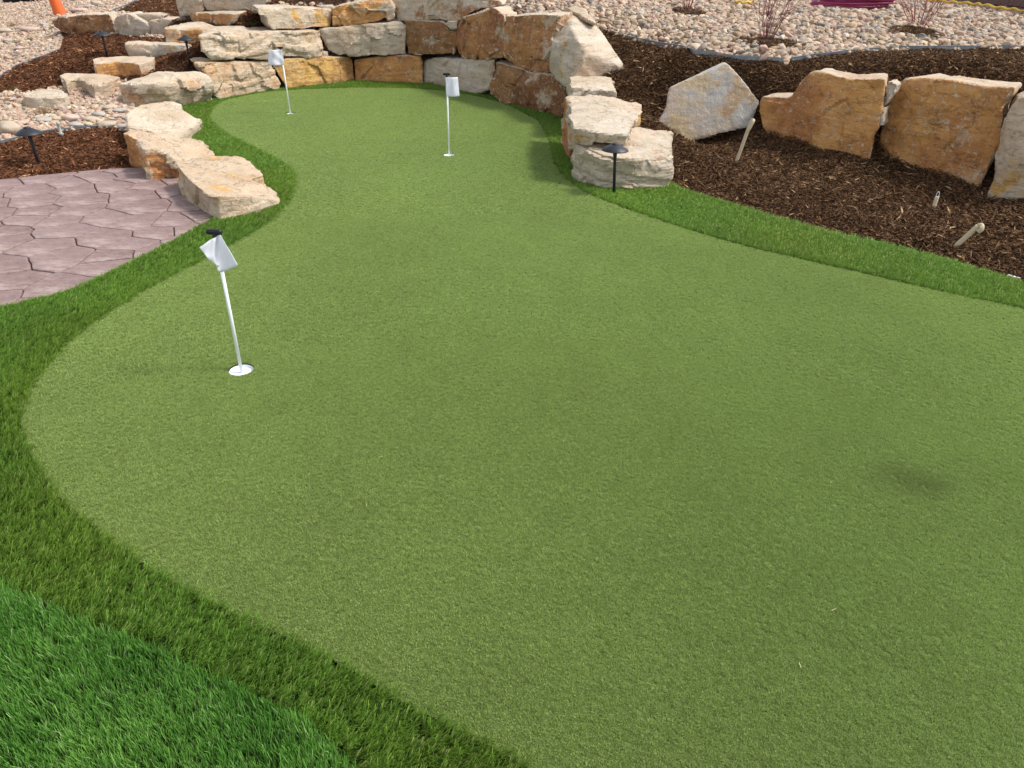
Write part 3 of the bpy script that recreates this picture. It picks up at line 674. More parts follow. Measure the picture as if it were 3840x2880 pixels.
# trim to the patio outline with the planes of its near border; wobble the edges
for poly in cells:
    c = poly.mean(0)
    if not inpoly(c[None], PATIO)[0] and dseg(c[None], PATIO, True)[0] > .35: continue
    q = resample(poly)
    wob = np.c_[vnoise(np.c_[q * 9, np.zeros(len(q))], 2), vnoise(np.c_[q * 9, np.zeros(len(q))], 6)] * .0045
    q = q + wob + np.c_[vnoise(np.c_[q * 30, np.zeros(len(q))], 12), vnoise(np.c_[q * 30, np.zeros(len(q))], 16)] * .004
    ins = inpoly(q, PATIO)
    if ins.sum() < 4: continue
    if not ins.all():                               # pull outside points back onto the border
        for k in np.where(~ins)[0]:
            best = None
            for e in range(len(PATIO)):
                a_, b_ = PATIO[e], PATIO[(e + 1) % len(PATIO)]; ab = b_ - a_; t = np.clip((q[k] - a_) @ ab / (ab @ ab), 0, 1); s_ = a_ + t * ab; dd = np.hypot(*(q[k] - s_))
                if best is None or dd < best[0]: best = (dd, s_)
            q[k] = best[1]
    c = q.mean(0); x_, y_, d_ = proj((c[0], c[1], 0))
    if x_ < -400: continue
    n = len(q); tilt = rng.normal(0, .006, 2); topz = .002 + rng.uniform(-.0015, .002)
    V = []
    for sc_, zz in ((1.0, -.012), (.985, topz - .003), (1 - .012 / .17, topz)):
        for pnt in q:
            r = (pnt - c) * sc_; V.append((r[0], r[1], zz + (r @ tilt if zz > -.01 else 0)))
    Fc = [(i + k * n, (i + 1) % n + k * n, (i + 1) % n + (k + 1) * n, i + (k + 1) * n) for k in range(2) for i in range(n)] + [tuple(range(2 * n, 3 * n))]
    obj('paving_stone', pydata('paving_stone', V, Fc), STONEM, slab, (c[0], c[1], 0))

# ------------------------------------------------------------------ boulders
RUST = {'o': (.49, .225, .068), 'b': (.23, .10, .035), 'r': (.33, .14, .048), 'y': (.46, .255, .075), 'p': (.50, .30, .17), 't': (.44, .315, .18), 'g': (.36, .33, .28)}
BN = [0]
def finish(name, bm, label, cat, group, col, warm, front, stain, rough, strata, chips, vox, low, bedtilt=(0, 0)):
    """hull -> chipped corners -> even mesh -> weathered relief"""
    BN[0] += 1; k = BN[0] * 31; rs = np.random.default_rng(1000 + BN[0])
    bmesh.ops.recalc_face_normals(bm, faces=bm.faces); bmesh.ops.triangulate(bm, faces=bm.faces)
    vs = np.array([v.co for v in bm.verts]); lo, hi = vs.min(0), vs.max(0)
    org = Vector(((lo[0] + hi[0]) / 2, (lo[1] + hi[1]) / 2, lo[2])); size = hi - lo
    for v in bm.verts: v.co -= org
    me = bpy.data.meshes.new(name); bm.to_mesh(me); bm.free()
    o = bpy.data.objects.new(name, me); COL.objects.link(o); o.location = org
    md = o.modifiers.new('r', 'REMESH'); md.mode = 'VOXEL'; md.voxel_size = vox; md.use_smooth_shade = True
    sm = o.modifiers.new('s', 'SMOOTH'); sm.factor = .5; sm.iterations = 1
    dg = bpy.context.evaluated_depsgraph_get(); new = bpy.data.meshes.new_from_object(o.evaluated_get(dg)); o.modifiers.clear()
    o.data = new; bpy.data.meshes.remove(me); new.name = name; me = new
    n = len(me.vertices); co = np.empty(n * 3, np.float32); me.vertices.foreach_get('co', co); co = co.reshape(-1, 3).astype(float)
    nr = np.empty(n * 3, np.float32); me.vertices.foreach_get('normal', nr); nr = nr.reshape(-1, 3).astype(float)
    W = co + np.array(org)
    sc_ = min(1.0, max(size) / .8); tp0 = sstep(.6, .9, nr[:, 2])
    d = low * sc_ * .018 * fbm(W * 2.3, 3, k) + chips * (1 - .75 * tp0) * (sc_ * .036 * np.clip(facet(W * 3.4, k + 3), -.7, .5) + .010 * np.clip(facet(W * 10, k + 7), -.7, .6))
    side = 1 - sstep(.45, .8, np.abs(nr[:, 2]))
    wl = (W[:, 2] + bedtilt[0] * W[:, 0] + bedtilt[1] * W[:, 1]) * 13 + 2.2 * fbm(W * np.array([1.1, 1.1, 2.2]), 3, k + 11)
    li = np.floor(wl); z0 = np.zeros(n, np.int64) + k; fr_ = wl - li
    led = _h(li.astype(np.int64), z0, z0) * (1 - sstep(.72, 1, fr_)) + _h(li.astype(np.int64) + 1, z0, z0) * sstep(.72, 1, fr_)
    d += strata * side * .034 * (led - .5) * (0.6 + .8 * (fbm(W * 3, 2, k + 13) + .5))
    d += rough * .0045 * fbm(W * 24, 4, k + 17)
    d += strata * .3 * (1 - side) * .012 * np.floor(2.5 * fbm(W * 2.0, 3, k + 19))
    co = co + nr * d[:, None]; me.vertices.foreach_set('co', co.astype(np.float32).ravel()); me.update(); me.set_sharp_from_angle(angle=math.radians(32))
    al = sstep(.45, .8, nr @ np.array(front)) if front is not None else np.zeros(n)
    tp = sstep(.55, .85, nr[:, 2]); s = stain[0] * al + stain[1] * tp * (1 - al) + stain[2] * (1 - al) * (1 - tp)
    ne = len(me.edges); ev = np.empty(ne * 2, np.int32); me.edges.foreach_get('vertices', ev); ev = ev.reshape(-1, 2); lap = np.zeros((n, 3)); cnt = np.zeros(n)
    for a_, b_ in ((0, 1), (1, 0)):
        np.add.at(lap, ev[:, a_], co[ev[:, b_]]); np.add.at(cnt, ev[:, a_], 1)
    lap = lap / np.maximum(cnt, 1)[:, None] - co; cur = -(lap * nr).sum(1) / vox
    for _ in range(2):
        t_ = np.zeros(n); np.add.at(t_, ev[:, 0], cur[ev[:, 1]]); np.add.at(t_, ev[:, 1], cur[ev[:, 0]]); cur = .5 * cur + .5 * t_ / np.maximum(cnt, 1)
    s = s - .75 * sstep(.10, .24, cur) * (.5 + .8 * np.clip(fbm(W * 5, 2, k + 23) + .3, 0, 1))          # broken edges show fresh pale rock
    fattr(me, 'stain', s); me.materials.clear(); me.materials.append(GREYSAND if label.startswith('grey pointed') else SAND)
    o.color = (*RUST[col], warm); return tag(o, label, cat, group)
def plane(a, b, lean=8):
    """upright plane through two places, leaning back, facing the viewer"""
    a, b = np.asarray(a, float), np.asarray(b, float); d = b - a; d[2] = 0; d /= np.linalg.norm(d)
    nh = np.array([d[1], -d[0], 0]); L = math.radians(lean)
    n = nh * math.cos(L) + np.array([0, 0, math.sin(L)]); return (a + b) / 2, n, nh, lean
def onp(pl, v, x, y):
    d = ray(v, x, y); t = ((pl[0] - CAM) @ pl[1]) / (d @ pl[1]); return CAM + d * t
def back(pl, off): return (pl[0] - pl[2] * off, pl[1], pl[2], pl[3])
def face_stone(label, v, outl, pl, depth, col='o', warm=.3, stain=(.5, .15, .35), rough=1, strata=.5, chips=1, vox=.02, low=1, name='boulder', cat='boulder', group=None, taper=.9, droop=0.0, bulge=0.02, bedtilt=(0, 0), sight=.6):
    P = [onp(pl, *(p if len(p) == 3 else (v, *p))) for p in outl]; c = np.mean(P, 0); n = len(P); rs = np.random.default_rng(len(label) * 7 + n)
    vd_ = np.array([c[0], c[1], 0]) / np.hypot(c[0], c[1]); bk = -pl[2] * (1 - sight) + vd_ * sight; bk /= np.linalg.norm(bk)
    bm = bmesh.new(); A = []; B = []
    for p in P:
        A.append(bm.verts.new(p))
    for p in P:
        q = c + (p - c) * np.array([taper, taper, 1.0]); q = q + bk * depth * rs.uniform(.85, 1.12); q[2] = p[2] - (droop if p[2] > c[2] else 0); B.append(bm.verts.new(q))
    cf = bm.verts.new(c + pl[1] * bulge)
    for i in range(n):
        j = (i + 1) % n; bm.faces.new((A[i], A[j], cf)); bm.faces.new((A[j], A[i], B[i], B[j]))
    bm.faces.new(B)
    return finish(name, bm, label, cat, group, col, warm, pl[1], stain, rough, strata, chips, vox, low, bedtilt)
def top_stone(label, pts, zb, col='o', warm=.3, stain=(.3, .1, .4), rough=1, strata=.6, chips=1, vox=.02, low=1, name='boulder', cat='boulder', group=None, flare=.0, front=None, crown=.012, bedtilt=(0, 0)):
    P = [at(*p) for p in pts]; c = np.mean(P, 0); n = len(P)
    area = sum(P[i][0] * P[(i + 1) % n][1] - P[(i + 1) % n][0] * P[i][1] for i in range(n))
    if area < 0: P = P[::-1]
    bm = bmesh.new(); A = [bm.verts.new(p) for p in P]; B = []
    for p in P:
        q = p.copy(); q[:2] = c[:2] + (p[:2] - c[:2]) * (1 + flare); q[2] = zb; B.append(bm.verts.new(q))
    fs = geometry.tessellate_polygon([[Vector((p[0], p[1], 0)) for p in P]])
    for f in fs:
        try: bm.faces.new([A[i] for i in f])
        except ValueError: pass
        try: bm.faces.new([B[i] for i in f][::-1])
        except ValueError: pass
    for i in range(n):
        j = (i + 1) % n; bm.faces.new((A[i], B[i], B[j], A[j]))
    fv = None if front is None else np.array(front, float) / np.linalg.norm(front)
    return finish(name, bm, label, cat, group, col, warm, fv, stain, rough, strata, chips, vox, low, bedtilt)
def hull_stone(label, pts, extra=(), col='o', warm=.3, stain=(.3, .1, .4), rough=1, strata=.6, chips=1, vox=.02, low=1, name='boulder', cat='boulder', group=None, front=None, bedtilt=(0, 0)):
    bm = bmesh.new()
    for p in pts: bm.verts.new(at(*p))
    for p in extra: bm.verts.new(p)
    r = bmesh.ops.convex_hull(bm, input=bm.verts)
    for gname in ('geom_interior', 'geom_unused'):
        bmesh.ops.delete(bm, geom=[e for e in r[gname] if isinstance(e, bmesh.types.BMVert) and e.is_valid], context='VERTS')
    fv = None if front is None else np.array(front, float) / np.linalg.norm(front)
    return finish(name, bm, label, cat, group, col, warm, fv, stain, rough, strata, chips, vox, low, bedtilt)

WALL = 'dry stacked boulders of the wall behind the green'
P1 = plane(at(2, 290, 858), at(2, 785, 775), 7); P2 = plane(at(2, 880, 768), at(2, 1455, 695), 7); P3 = plane(at(2, 1470, 697), at(2, 2035, 724), 7)
P4 = plane(at(3, 215, 716), at(3, 640, 812), 7); P5 = plane(at(3, 850, 880), at(3, 1400, 1015), 9)
# bottom course
face_stone('peach boulder with ragged lower ledge, leftmost in bottom course of wall', 2, [(72, 545), (300, 535), (560, 533), (700, 530), (745, 600), (792, 700), (785, 772), (560, 815), (290, 862), (242, 825), (215, 700), (130, 610)], P1, .6, 'p', .8, (.38, .1, .3), strata=.9, chips=1.3, group=WALL)
face_stone('bright orange boulder behind the far left flagstick, bottom course of wall', 2, [(742, 575), (850, 512), (1080, 496), (1300, 494), (1425, 496), (1450, 600), (1456, 697), (1300, 718), (1150, 748), (1000, 772), (880, 772), (800, 670)], P2, .6, 'y', .7, (.85, .1, .5), group=WALL)
face_stone('low brown oblong boulder in the middle of the bottom course', 2, [(1442, 512), (1660, 492), (1780, 482), (1900, 480), (2020, 490), (2033, 600), (2037, 727), (1850, 720), (1700, 716), (1470, 697), (1458, 600)], P3, .6, 'o', .5, (.95, .1, .5), strata=.3, group=WALL)
face_stone('pale grey boulder with orange left end, behind the middle flag', 3, [(210, 512), (330, 500), (550, 505), (815, 516), (812, 640), (770, 772), (720, 790), (645, 818), (520, 802), (350, 752), (215, 717), (203, 620)], P4, .6, 'p', .15, (.22, .05, .3), strata=.35, group=WALL)
face_stone('large brown boulder bulging at the right end of the bottom course', 3, [(817, 530), (900, 545), (960, 572), (1150, 628), (1300, 642), (1380, 700), (1442, 772), (1408, 900), (1402, 1022), (1250, 988), (1000, 932), (850, 882), (785, 810), (780, 760), (800, 640)], P5, .6, 'b', .7, (.78, .3, .5), low=1.4, bulge=.07, group=WALL)
# second course
def mid(va, a, pa, vb, b, pb, off=.03, lean=6):
    return back(plane(onp(pa, va, *a), onp(pb, vb, *b), lean), off)
C1 = mid(2, (210, 525), P1, 2, (1155, 492), P2, .02)
face_stone('long pale slab with layered face, left in the second course', 2, [(108, 305), (180, 285), (400, 278), (640, 288), (880, 268), (1140, 266), (1162, 400), (1156, 492), (900, 498), (600, 518), (210, 527), (190, 480), (125, 430)], C1, .75, 'y', .25, (.34, .03, .3), strata=1.2, chips=1.2, droop=-.02, sight=1, taper=.82, group=WALL)
C2 = mid(2, (1300, 485), P2, 2, (1890, 475), P3, .03)
face_stone('broad cream boulder with a slanting left crack, centre of second course', 2, [(1152, 252), (1400, 222), (1650, 206), (1850, 186), (1888, 230), (1897, 420), (1895, 472), (1700, 482), (1320, 490), (1225, 440), (1170, 310)], C2, .6, 'p', .35, (.22, .05, .3), strata=.45, group=WALL)
C3 = mid(3, (60, 470), P3, 3, (490, 465), P4, .04)
face_stone('squarish dark rust boulder in the middle of the second course', 3, [(42, 182), (200, 178), (370, 182), (430, 262), (492, 268), (490, 467), (250, 474), (62, 472), (45, 380)], C3, .6, 'b', .2, (.92, .1, .5), strata=.3, group=WALL)
face_stone('small pale wedge stone tucked above the dark rust boulder', 3, [(378, 215), (410, 183), (490, 182), (492, 252), (440, 256)], back(C3, -.02), .3, 'g', .1, (.05, .05, .05), vox=.012, group='small wedge stones in the wall', name='wedge_stone', cat='wedge stone')
C4 = mid(3, (570, 505), P4, 3, (880, 505), P5, .03)
face_stone('tall rust boulder with pale grey patch at its foot', 3, [(488, 350), (495, 250), (520, 180), (548, 150), (720, 92), (810, 65), (850, 90), (900, 130), (906, 300), (900, 490), (870, 507), (720, 510), (570, 507), (505, 467)], C4, .6, 'r', .3, (.86, .15, .4), strata=.35, group=WALL)
C5 = mid(3, (930, 540), P5, 3, (1200, 630), P5, .03)
face_stone('blocky rust boulder with vertical pale seam beside the white leaning slab', 3, [(908, 142), (1100, 126), (1355, 120), (1390, 132), (1360, 240), (1310, 330), (1322, 420), (1300, 632), (1170, 628), (1060, 600), (950, 557), (905, 512), (900, 330)], C5, .6, 'r', .3, (.88, .15, .5), strata=.4, chips=1.4, group=WALL)
# third course
D1 = mid(2, (740, 250), C1, 2, (1240, 240), C2, .06)
face_stone('yellowish ledge slab with overhanging left end, third course', 2, [(613, 68), (900, 60), (1250, 75), (1270, 105), (1262, 200), (1242, 243), (1000, 248), (742, 252), (700, 212), (690, 140), (615, 122)], D1, .55, 'y', .4, (.35, .02, .25), strata=1.0, droop=-.01, group=WALL)
D2 = mid(2, (1350, 220), C2, 2, (1700, 190), C2, .05)
face_stone('orange brown boulder with crumpled face in the third course', 2, [(1250, 75), (1330, 42), (1530, 12), (1745, -20), (1790, 60), (1797, 142), (1660, 192), (1350, 222), (1268, 222)], D2, .55, 'o', .5, (.66, .1, .4), chips=1.5, group=WALL)
face_stone('narrow pale stone behind the orange brown boulder of the third course', 2, [(1098, 48), (1240, 44), (1290, 70), (1290, 120), (1240, 100)], back(D2, .28), .3, 'g', .3, (.1, .05, .1), vox=.015, group=WALL)
D3 = mid(3, (50, 180), C3, 3, (520, 178), C4, .05)
face_stone('long white boulder with dark rust splash in the third course', 3, [(-75, -25), (300, -30), (700, -20), (870, 5), (905, 45), (800, 62), (720, 72), (600, 118), (545, 152), (505, 178), (40, 180), (-10, 178), (-45, 90)], D3, .55, 'r', .05, (.38, .02, .2), strata=.35, group=WALL)
# chinks
for lb, q in (('small square wedge stone under the long pale slab', [(1092, 458), (1168, 455), (1170, 494), (1090, 495)]), ('small dark chink stone in the gap beside the broad cream boulder', [(1176, 450), (1215, 445), (1222, 486), (1178, 490)])):
    face_stone(lb, 2, q, C1, .25, 'p', .4, (.3, .1, .2), vox=.01, group='small wedge stones in the wall', name='wedge_stone', cat='wedge stone', low=.5)
# leaning slab at the wall end and stones below it
hull_stone('huge white wedge boulder leaning at the right end of the wall', [(3, 1398, 100, 1.08), (3, 1455, 95, 1.09), (3, 1490, 130, 1.07), (3, 1700, 222, .97), (3, 1765, 312, .90), (3, 1855, 445, .77), (3, 1970, 600, .60), (3, 1930, 660, .50), (3, 1840, 692, .45),
    (3, 1590, 648, .54), (3, 1545, 360, .88), (3, 1480, 240, .98), (3, 1600, 470, .76), (3, 1297, 330, .83), (3, 1318, 400, .77), (3, 1290, 610, .48), (3, 1340, 680, .42), (3, 1465, 782, .38)], extra=[(1.0, 9.4, .3), (1.3, 8.9, .35), (.6, 9.8, .4)],
    col='y', warm=.15, stain=(.08, .0, .08), strata=.6, chips=.5, low=.5, front=(-.8, -.5, .1), bedtilt=(.9, .2), group='boulders at the right end of the wall')
hull_stone('cream rounded boulder peeking up behind the white wedge boulder', [(3, 1440, 70, 1.13), (3, 1510, 52, 1.14), (3, 1590, 70, 1.14), (3, 1690, 200, 1.03), (3, 1690, 225, .98), (3, 1480, 130, 1.04)], extra=[(.9, 11.6, .9), (.5, 11.2, .9)], col='p', warm=.5, stain=(.2, .1, .2), group='boulders at the right end of the wall')
top_stone('small flat cream block below the white wedge boulder', [(3, 1465, 668, .53), (3, 1540, 652, .53), (3, 1640, 648, .53), (3, 1830, 672, .53), (3, 1846, 720, .52), (3, 1868, 778, .5), (3, 1700, 772, .5), (3, 1480, 755, .52)], .36, 'p', .4, (.3, .02, .35), strata=.4, vox=.015, front=(0, -1, 0), group='boulders at the right end of the wall')
top_stone('tilted white topped slab lying on the layered boulder by the path light', [(3, 1458, 822, .52), (3, 1640, 826, .52), (3, 1850, 842, .52), (3, 2075, 893, .50), (3, 2100, 960, .475), (3, 2015, 1050, .45), (3, 1960, 1165, .42), (3, 1720, 1140, .435), (3, 1515, 1105, .45), (3, 1475, 1000, .47)], .335, 'y', .1, (.62, .02, .5), strata=.7, chips=.8, vox=.014, front=(0, -1, 0), group='boulders at the right end of the wall')
hull_stone('narrow upright boulder with rust streaked left side below the slab', [(3, 1412, 835, .46), (3, 1460, 812, .48), (3, 1478, 1000, .44), (3, 1520, 1130, .36), (3, 1402, 1190, .08), (3, 1412, 1250, .0), (3, 1470, 1380, .0)], extra=[(1.0, 7.4, 0), (1.0, 7.4, .38), (.9, 6.9, .38), (.9, 6.9, 0)], col='o', warm=.2, stain=(.6, .05, .5), strata=.3, vox=.016, front=(-1, -.2, 0), group='boulders at the right end of the wall')
top_stone('big layered cream boulder behind the near right path light', [(3, 1520, 1165, .34), (4, 0, 1150, .36), (4, 440, 1080, .40), (4, 560, 1105, .39), (4, 722, 1132, .37), (4, 740, 1180, .35), (4, 738, 1330, .27), (4, 640, 1385, .235), (4, 420, 1375, .26), (4, 150, 1335, .285), (3, 1640, 1290, .30), (3, 1545, 1270, .30), (3, 1510, 1225, .32)], -.02, 'p', .3, (.12, .3, .2), strata=.85, chips=1.3, vox=.013, front=(0, -1, 0), flare=-.01, bedtilt=(.28, 0), group='boulders at the right end of the wall')
# upright slabs in the right bed
RS = 'upright slabs in the right mulch bed'
R3 = plane(at(4, 830, 1215, .06), at(4, 1390, 1110, .20), 16)
face_stone('grey pointed upright slab with tan blotches', 4, [(608, 1055), (650, 990), (682, 930), (700, 800), (720, 757), (950, 655), (1200, 550), (1232, 562), (1330, 670), (1420, 782), (1496, 880), (1440, 1030), (1392, 1105), (1250, 1135), (1100, 1170), (960, 1210), (830, 1230), (770, 1150), (690, 1110)], R3, .16, 't', 0.0, (.56, .02, .1), strata=.05, chips=.12, low=.25, bulge=.0, vox=.016, group=RS)
R4 = plane(at(5, 100, 1232, .14), at(5, 750, 1382, .14), 10)
face_stone('orange upright slab with stepped left shoulder', 5, [(4, 1508, 842), (4, 1530, 832), (4, 1745, 838), (180, 846), (250, 750), (310, 695), (390, 610), (460, 618), (560, 642), (720, 682), (1010, 682), (1016, 800), (992, 950), (962, 1090), (905, 1200), (880, 1380), (750, 1420), (400, 1340), (100, 1290), (4, 1700, 1300), (4, 1580, 1200), (4, 1512, 1100), (4, 1492, 960)], R4, .42, 'o', .7, (.95, .05, .5), strata=.25, chips=.6, low=.9, bulge=.03, group=RS)
R5 = plane(at(5, 1000, 1400, .12), at(5, 1790, 1640, .10), 10)
face_stone('largest orange upright slab, with pale scuffs and white top edge', 5, [(1190, 682), (1300, 678), (1480, 684), (1700, 708), (1900, 742), (2140, 760), (2130, 800), (2070, 860), (2035, 930), (2032, 1010), (2012, 1220), (1900, 1450), (1800, 1680), (1600, 1660), (1300, 1540), (950, 1420), (942, 1250), (975, 1120), (1010, 1000), (1050, 860), (1110, 770)], R5, .45, 'o', .7, (.82, .03, .4), strata=.25, chips=.6, low=1, bulge=.05, group=RS)
R6 = plane(at(6, 1900, 560, .10), at(6, 2212, 610, .10), 10)
face_stone('tan upright slab cut off by the right edge of the photo', 5, [(2600, 790), (2212, 825), (2110, 872), (2060, 950), (2030, 1100), (2010, 1250), (1960, 1500), (1890, 1720), (2200, 1800), (2700, 1850)], R6, .45, 'y', .5, (.45, .1, .4), strata=.3, chips=.7, bulge=.05, group=RS)
face_stone('thin grey sliver stone wedged at the top between the orange slabs', 5, [(1022, 705), (1070, 705), (1125, 738), (1090, 800), (1010, 912), (1003, 800)], back(R4, .05), .2, 'o', .1, (.25, .1, .2), vox=.012, group='slivers between the orange slabs', name='wedge_stone', cat='wedge stone')
face_stone('thin brown sliver stone wedged low between the orange slabs', 5, [(995, 930), (1012, 925), (1000, 1040), (985, 1090), (966, 1090), (972, 1000)], back(R4, .03), .2, 'b', .2, (.3, .1, .2), vox=.01, group='slivers between the orange slabs', name='wedge_stone', cat='wedge stone')
# row of boulders along the left side of the green
LS = 'boulders along the left side of the green'
hull_stone('big white topped boulder at the far left of the green', [(1, 1015, 722, .33), (1, 1100, 690, .35), (1, 1230, 650, .37), (1, 1360, 608, .395), (1, 1560, 610, .39), (1, 1750, 622, .35), (1, 1812, 652, .31), (1, 1852, 780, .14), (1, 1690, 668, .31), (1, 1560, 700, .295), (1, 1300, 728, .315), (1, 1060, 890, .05), (1, 1090, 990, -.02), (1, 1610, 928, -.02), (1, 1840, 875, -.02)], col='p', warm=.25, stain=(.2, .0, .25), strata=.45, chips=1.2, front=(0, -1, 0), group=LS)
top_stone('flat cream boulder, second from the far end of the left row', [(1, 1098, 945, .28), (1, 1210, 905, .29), (1, 1330, 880, .29), (1, 1480, 872, .27), (1, 1572, 887, .25), (1, 1562, 938, .22), (1, 1650, 982, .17), (1, 1728, 1036, .10), (1, 1640, 1092, .11), (1, 1590, 1135, .10), (1, 1552, 1186, .08), (1, 1480, 1168, .14), (1, 1300, 1122, .22), (1, 1180, 1110, .24), (1, 1098, 1090, .24)], -.02, 'p', .4, (.3, .0, .25), strata=.5, chips=.8, group=LS)
top_stone('orange sided boulder at the corner of the mulch and the patio', [(1, 1068, 1150, .27), (1, 1105, 1090, .29), (1, 1250, 1132, .27), (1, 1400, 1155, .23), (1, 1560, 1190, .18), (1, 1700, 1235, .14), (1, 1850, 1302, .08), (1, 1866, 1336, .06), (1, 1640, 1372, .11), (1, 1535, 1398, .14), (1, 1440, 1330, .20), (1, 1340, 1300, .23), (1, 1230, 1290, .25), (1, 1205, 1220, .26), (1, 1150, 1180, .26)], -.02, 'o', .7, (.7, .02, .62), strata=.4, chips=1.1, front=(-.6, -.8, 0), group=LS)
top_stone('thin peach boulder half hidden at the turf behind the corner boulder', [(1, 1555, 1188, .11), (1, 1640, 1190, .11), (1, 1740, 1215, .10), (1, 1800, 1265, .08), (1, 1700, 1290, .09), (1, 1600, 1250, .1)], -.02, 'p', .8, (.4, .2, .4), strata=.5, vox=.014, group=LS)
top_stone('flat golden topped boulder nearest the front, jutting onto the fringe', [(7, 1220, 206, .20), (7, 1300, 180, .20), (7, 1400, 160, .195), (7, 1540, 145, .185), (7, 1640, 150, .17), (7, 1735, 183, .15), (7, 1790, 240, .125), (7, 1825, 292, .10), (7, 1745, 312, .13), (7, 1800, 345, .11), (7, 1870, 382, .08), (7, 1936, 440, .05), (7, 1930, 462, .04), (7, 1780, 440, .11), (7, 1640, 440, .145), (7, 1500, 434, .17), (7, 1440, 420, .175), (7, 1360, 365, .185), (7, 1280, 295, .20), (7, 1240, 245, .20)], -.03, 'y', .85, (.3, .3, .25), strata=1.3, chips=.9, vox=.011, front=(0, -1, 0), flare=.0, group=LS)
# stone steps and upper boulders on the left
ST = 'stone slab steps climbing the left slope'
top_stone('small pale flat step at the left edge of the photo', [(1, -150, 890, .12), (1, 20, 880, .12), (1, 110, 886, .12), (1, 165, 945, .11), (1, 100, 966, .11), (1, -150, 980, .11)], .0, 'p', .5, (.1, .02, .1), strata=.4, chips=.5, name='stone_step', cat='stone step', group=ST)
top_stone('lowest grey white slab step with chipped front', [(1, 178, 805, .235), (1, 300, 782, .235), (1, 420, 767, .235), (1, 510, 775, .235), (1, 592, 803, .225), (1, 555, 832, .215), (1, 470, 850, .205), (1, 290, 850, .205), (1, 215, 838, .215)], .05, 'p', .15, (.2, .02, .15), strata=.5, name='stone_step', cat='stone step', group=ST)
top_stone('pointed cream slab step jutting over the gravel', [(1, 522, 648, .32), (1, 560, 630, .32), (1, 700, 632, .32), (1, 840, 634, .32), (1, 1045, 662, .31), (1, 950, 700, .29), (1, 790, 740, .27), (1, 705, 700, .28), (1, 640, 682, .29), (1, 560, 700, .3)], .10, 'p', .55, (.25, .05, .2), strata=.4, name='stone_step', cat='stone step', group=ST)
top_stone('orange fronted slab step in the middle of the flight', [(1, 798, 510, .46), (1, 900, 488, .46), (1, 1050, 475, .46), (1, 1200, 480, .46), (1, 1340, 492, .46), (1, 1325, 520, .45), (1, 1200, 560, .43), (1, 1140, 545, .43), (1, 1000, 540, .43), (1, 808, 545, .44)], .27, 'o', .5, (.85, .03, .4), strata=.3, chips=.7, front=(.15, -1, 0), name='stone_step', cat='stone step', group=ST)
top_stone('long cream slab step next to the upper path lights', [(1, 1085, 362, .60), (1, 1220, 356, .60), (1, 1400, 358, .60), (1, 1600, 366, .60), (1, 1655, 378, .59), (1, 1590, 392, .58), (1, 1350, 384, .58), (1, 1092, 378, .59)], .40, 'y', .15, (.22, .02, .2), strata=.4, chips=.7, front=(0, -1, 0), name='stone_step', cat='stone step', group=ST)
top_stone('tan slab step with wide flat top below the cream corner boulder', [(1, 1412, 228, .78), (1, 1550, 202, .79), (1, 1700, 186, .79), (1, 1810, 205, .79), (1, 1935, 240, .78), (1, 1800, 262, .75), (1, 1700, 258, .75), (1, 1420, 246, .76)], .55, 'o', .6, (.5, .02, .4), strata=.5, front=(0, -1, 0), name='stone_step', cat='stone step', group=ST)
E2 = plane(at(2, 60, 185, .76), at(2, 350, 230, .76), 4)
face_stone('topmost orange slab step under the cream boulder', 2, [(2, 105), (60, 108), (440, 124), (430, 150), (350, 232), (200, 212), (60, 187)], E2, .5, 'o', .5, (.8, .03, .4), strata=.4, droop=-.02, name='stone_step', cat='stone step', group=ST)
UL = 'boulders at the top of the left slope'
E1 = plane(at(1, 1560, 150, .80), at(2, 560, 105, .92), 5)
face_stone('tan boulder at the left of the pair cut off by the top edge', 1, [(1515, -40), (1700, -50), (1745, 10), (1770, 92), (1660, 130), (1562, 155), (1535, 60)], E1, .5, 'p', .5, (.3, .05, .2), strata=.5, group=UL)
face_stone('wide cream boulder cut off by the top edge above the steps', 2, [(95, -60), (400, -70), (700, -50), (705, 20), (660, 65), (560, 107), (300, 100), (180, 92), (135, 10)], back(E1, .04), .5, 'y', .3, (.2, .05, .2), strata=.5, group=UL)
G1 = plane(at(1, 530, 290, .50), at(1, 1000, 312, .53), 4)
face_stone('dark brown long boulder in front of the orange cone', 1, [(452, 185), (510, 142), (700, 128), (940, 118), (970, 170), (985, 240), (1002, 312), (800, 318), (530, 292), (475, 242)], G1, .45, 'b', .3, (1.05, .02, .4), strata=.5, vox=.024, group=UL)
face_stone('grey white boulder beside the dark brown one on the left slope', 1, [(972, 178), (1005, 135), (1110, 118), (1250, 190), (1300, 230), (1298, 285), (1200, 318), (1080, 325), (1000, 305)], back(G1, -.03), .55, 'p', .05, (.08, .02, .1), strata=.4, vox=.024, group=UL)
face_stone('low grey boulder with two legs beside the tan slab step', 1, [(1292, 175), (1400, 160), (1500, 165), (1425, 250), (1420, 335), (1350, 322), (1285, 342), (1292, 260)], G1, .4, 'g', .2, (.2, .05, .2), strata=.4, vox=.022, group=UL)
face_stone('white sloping boulder between the grey white and low grey ones', 1, [(1130, 122), (1300, 118), (1440, 128), (1400, 165), (1300, 172), (1290, 260), (1230, 200)], back(G1, .12), .4, 'p', .1, (.05, .02, .05), strata=.4, vox=.022, group=UL)

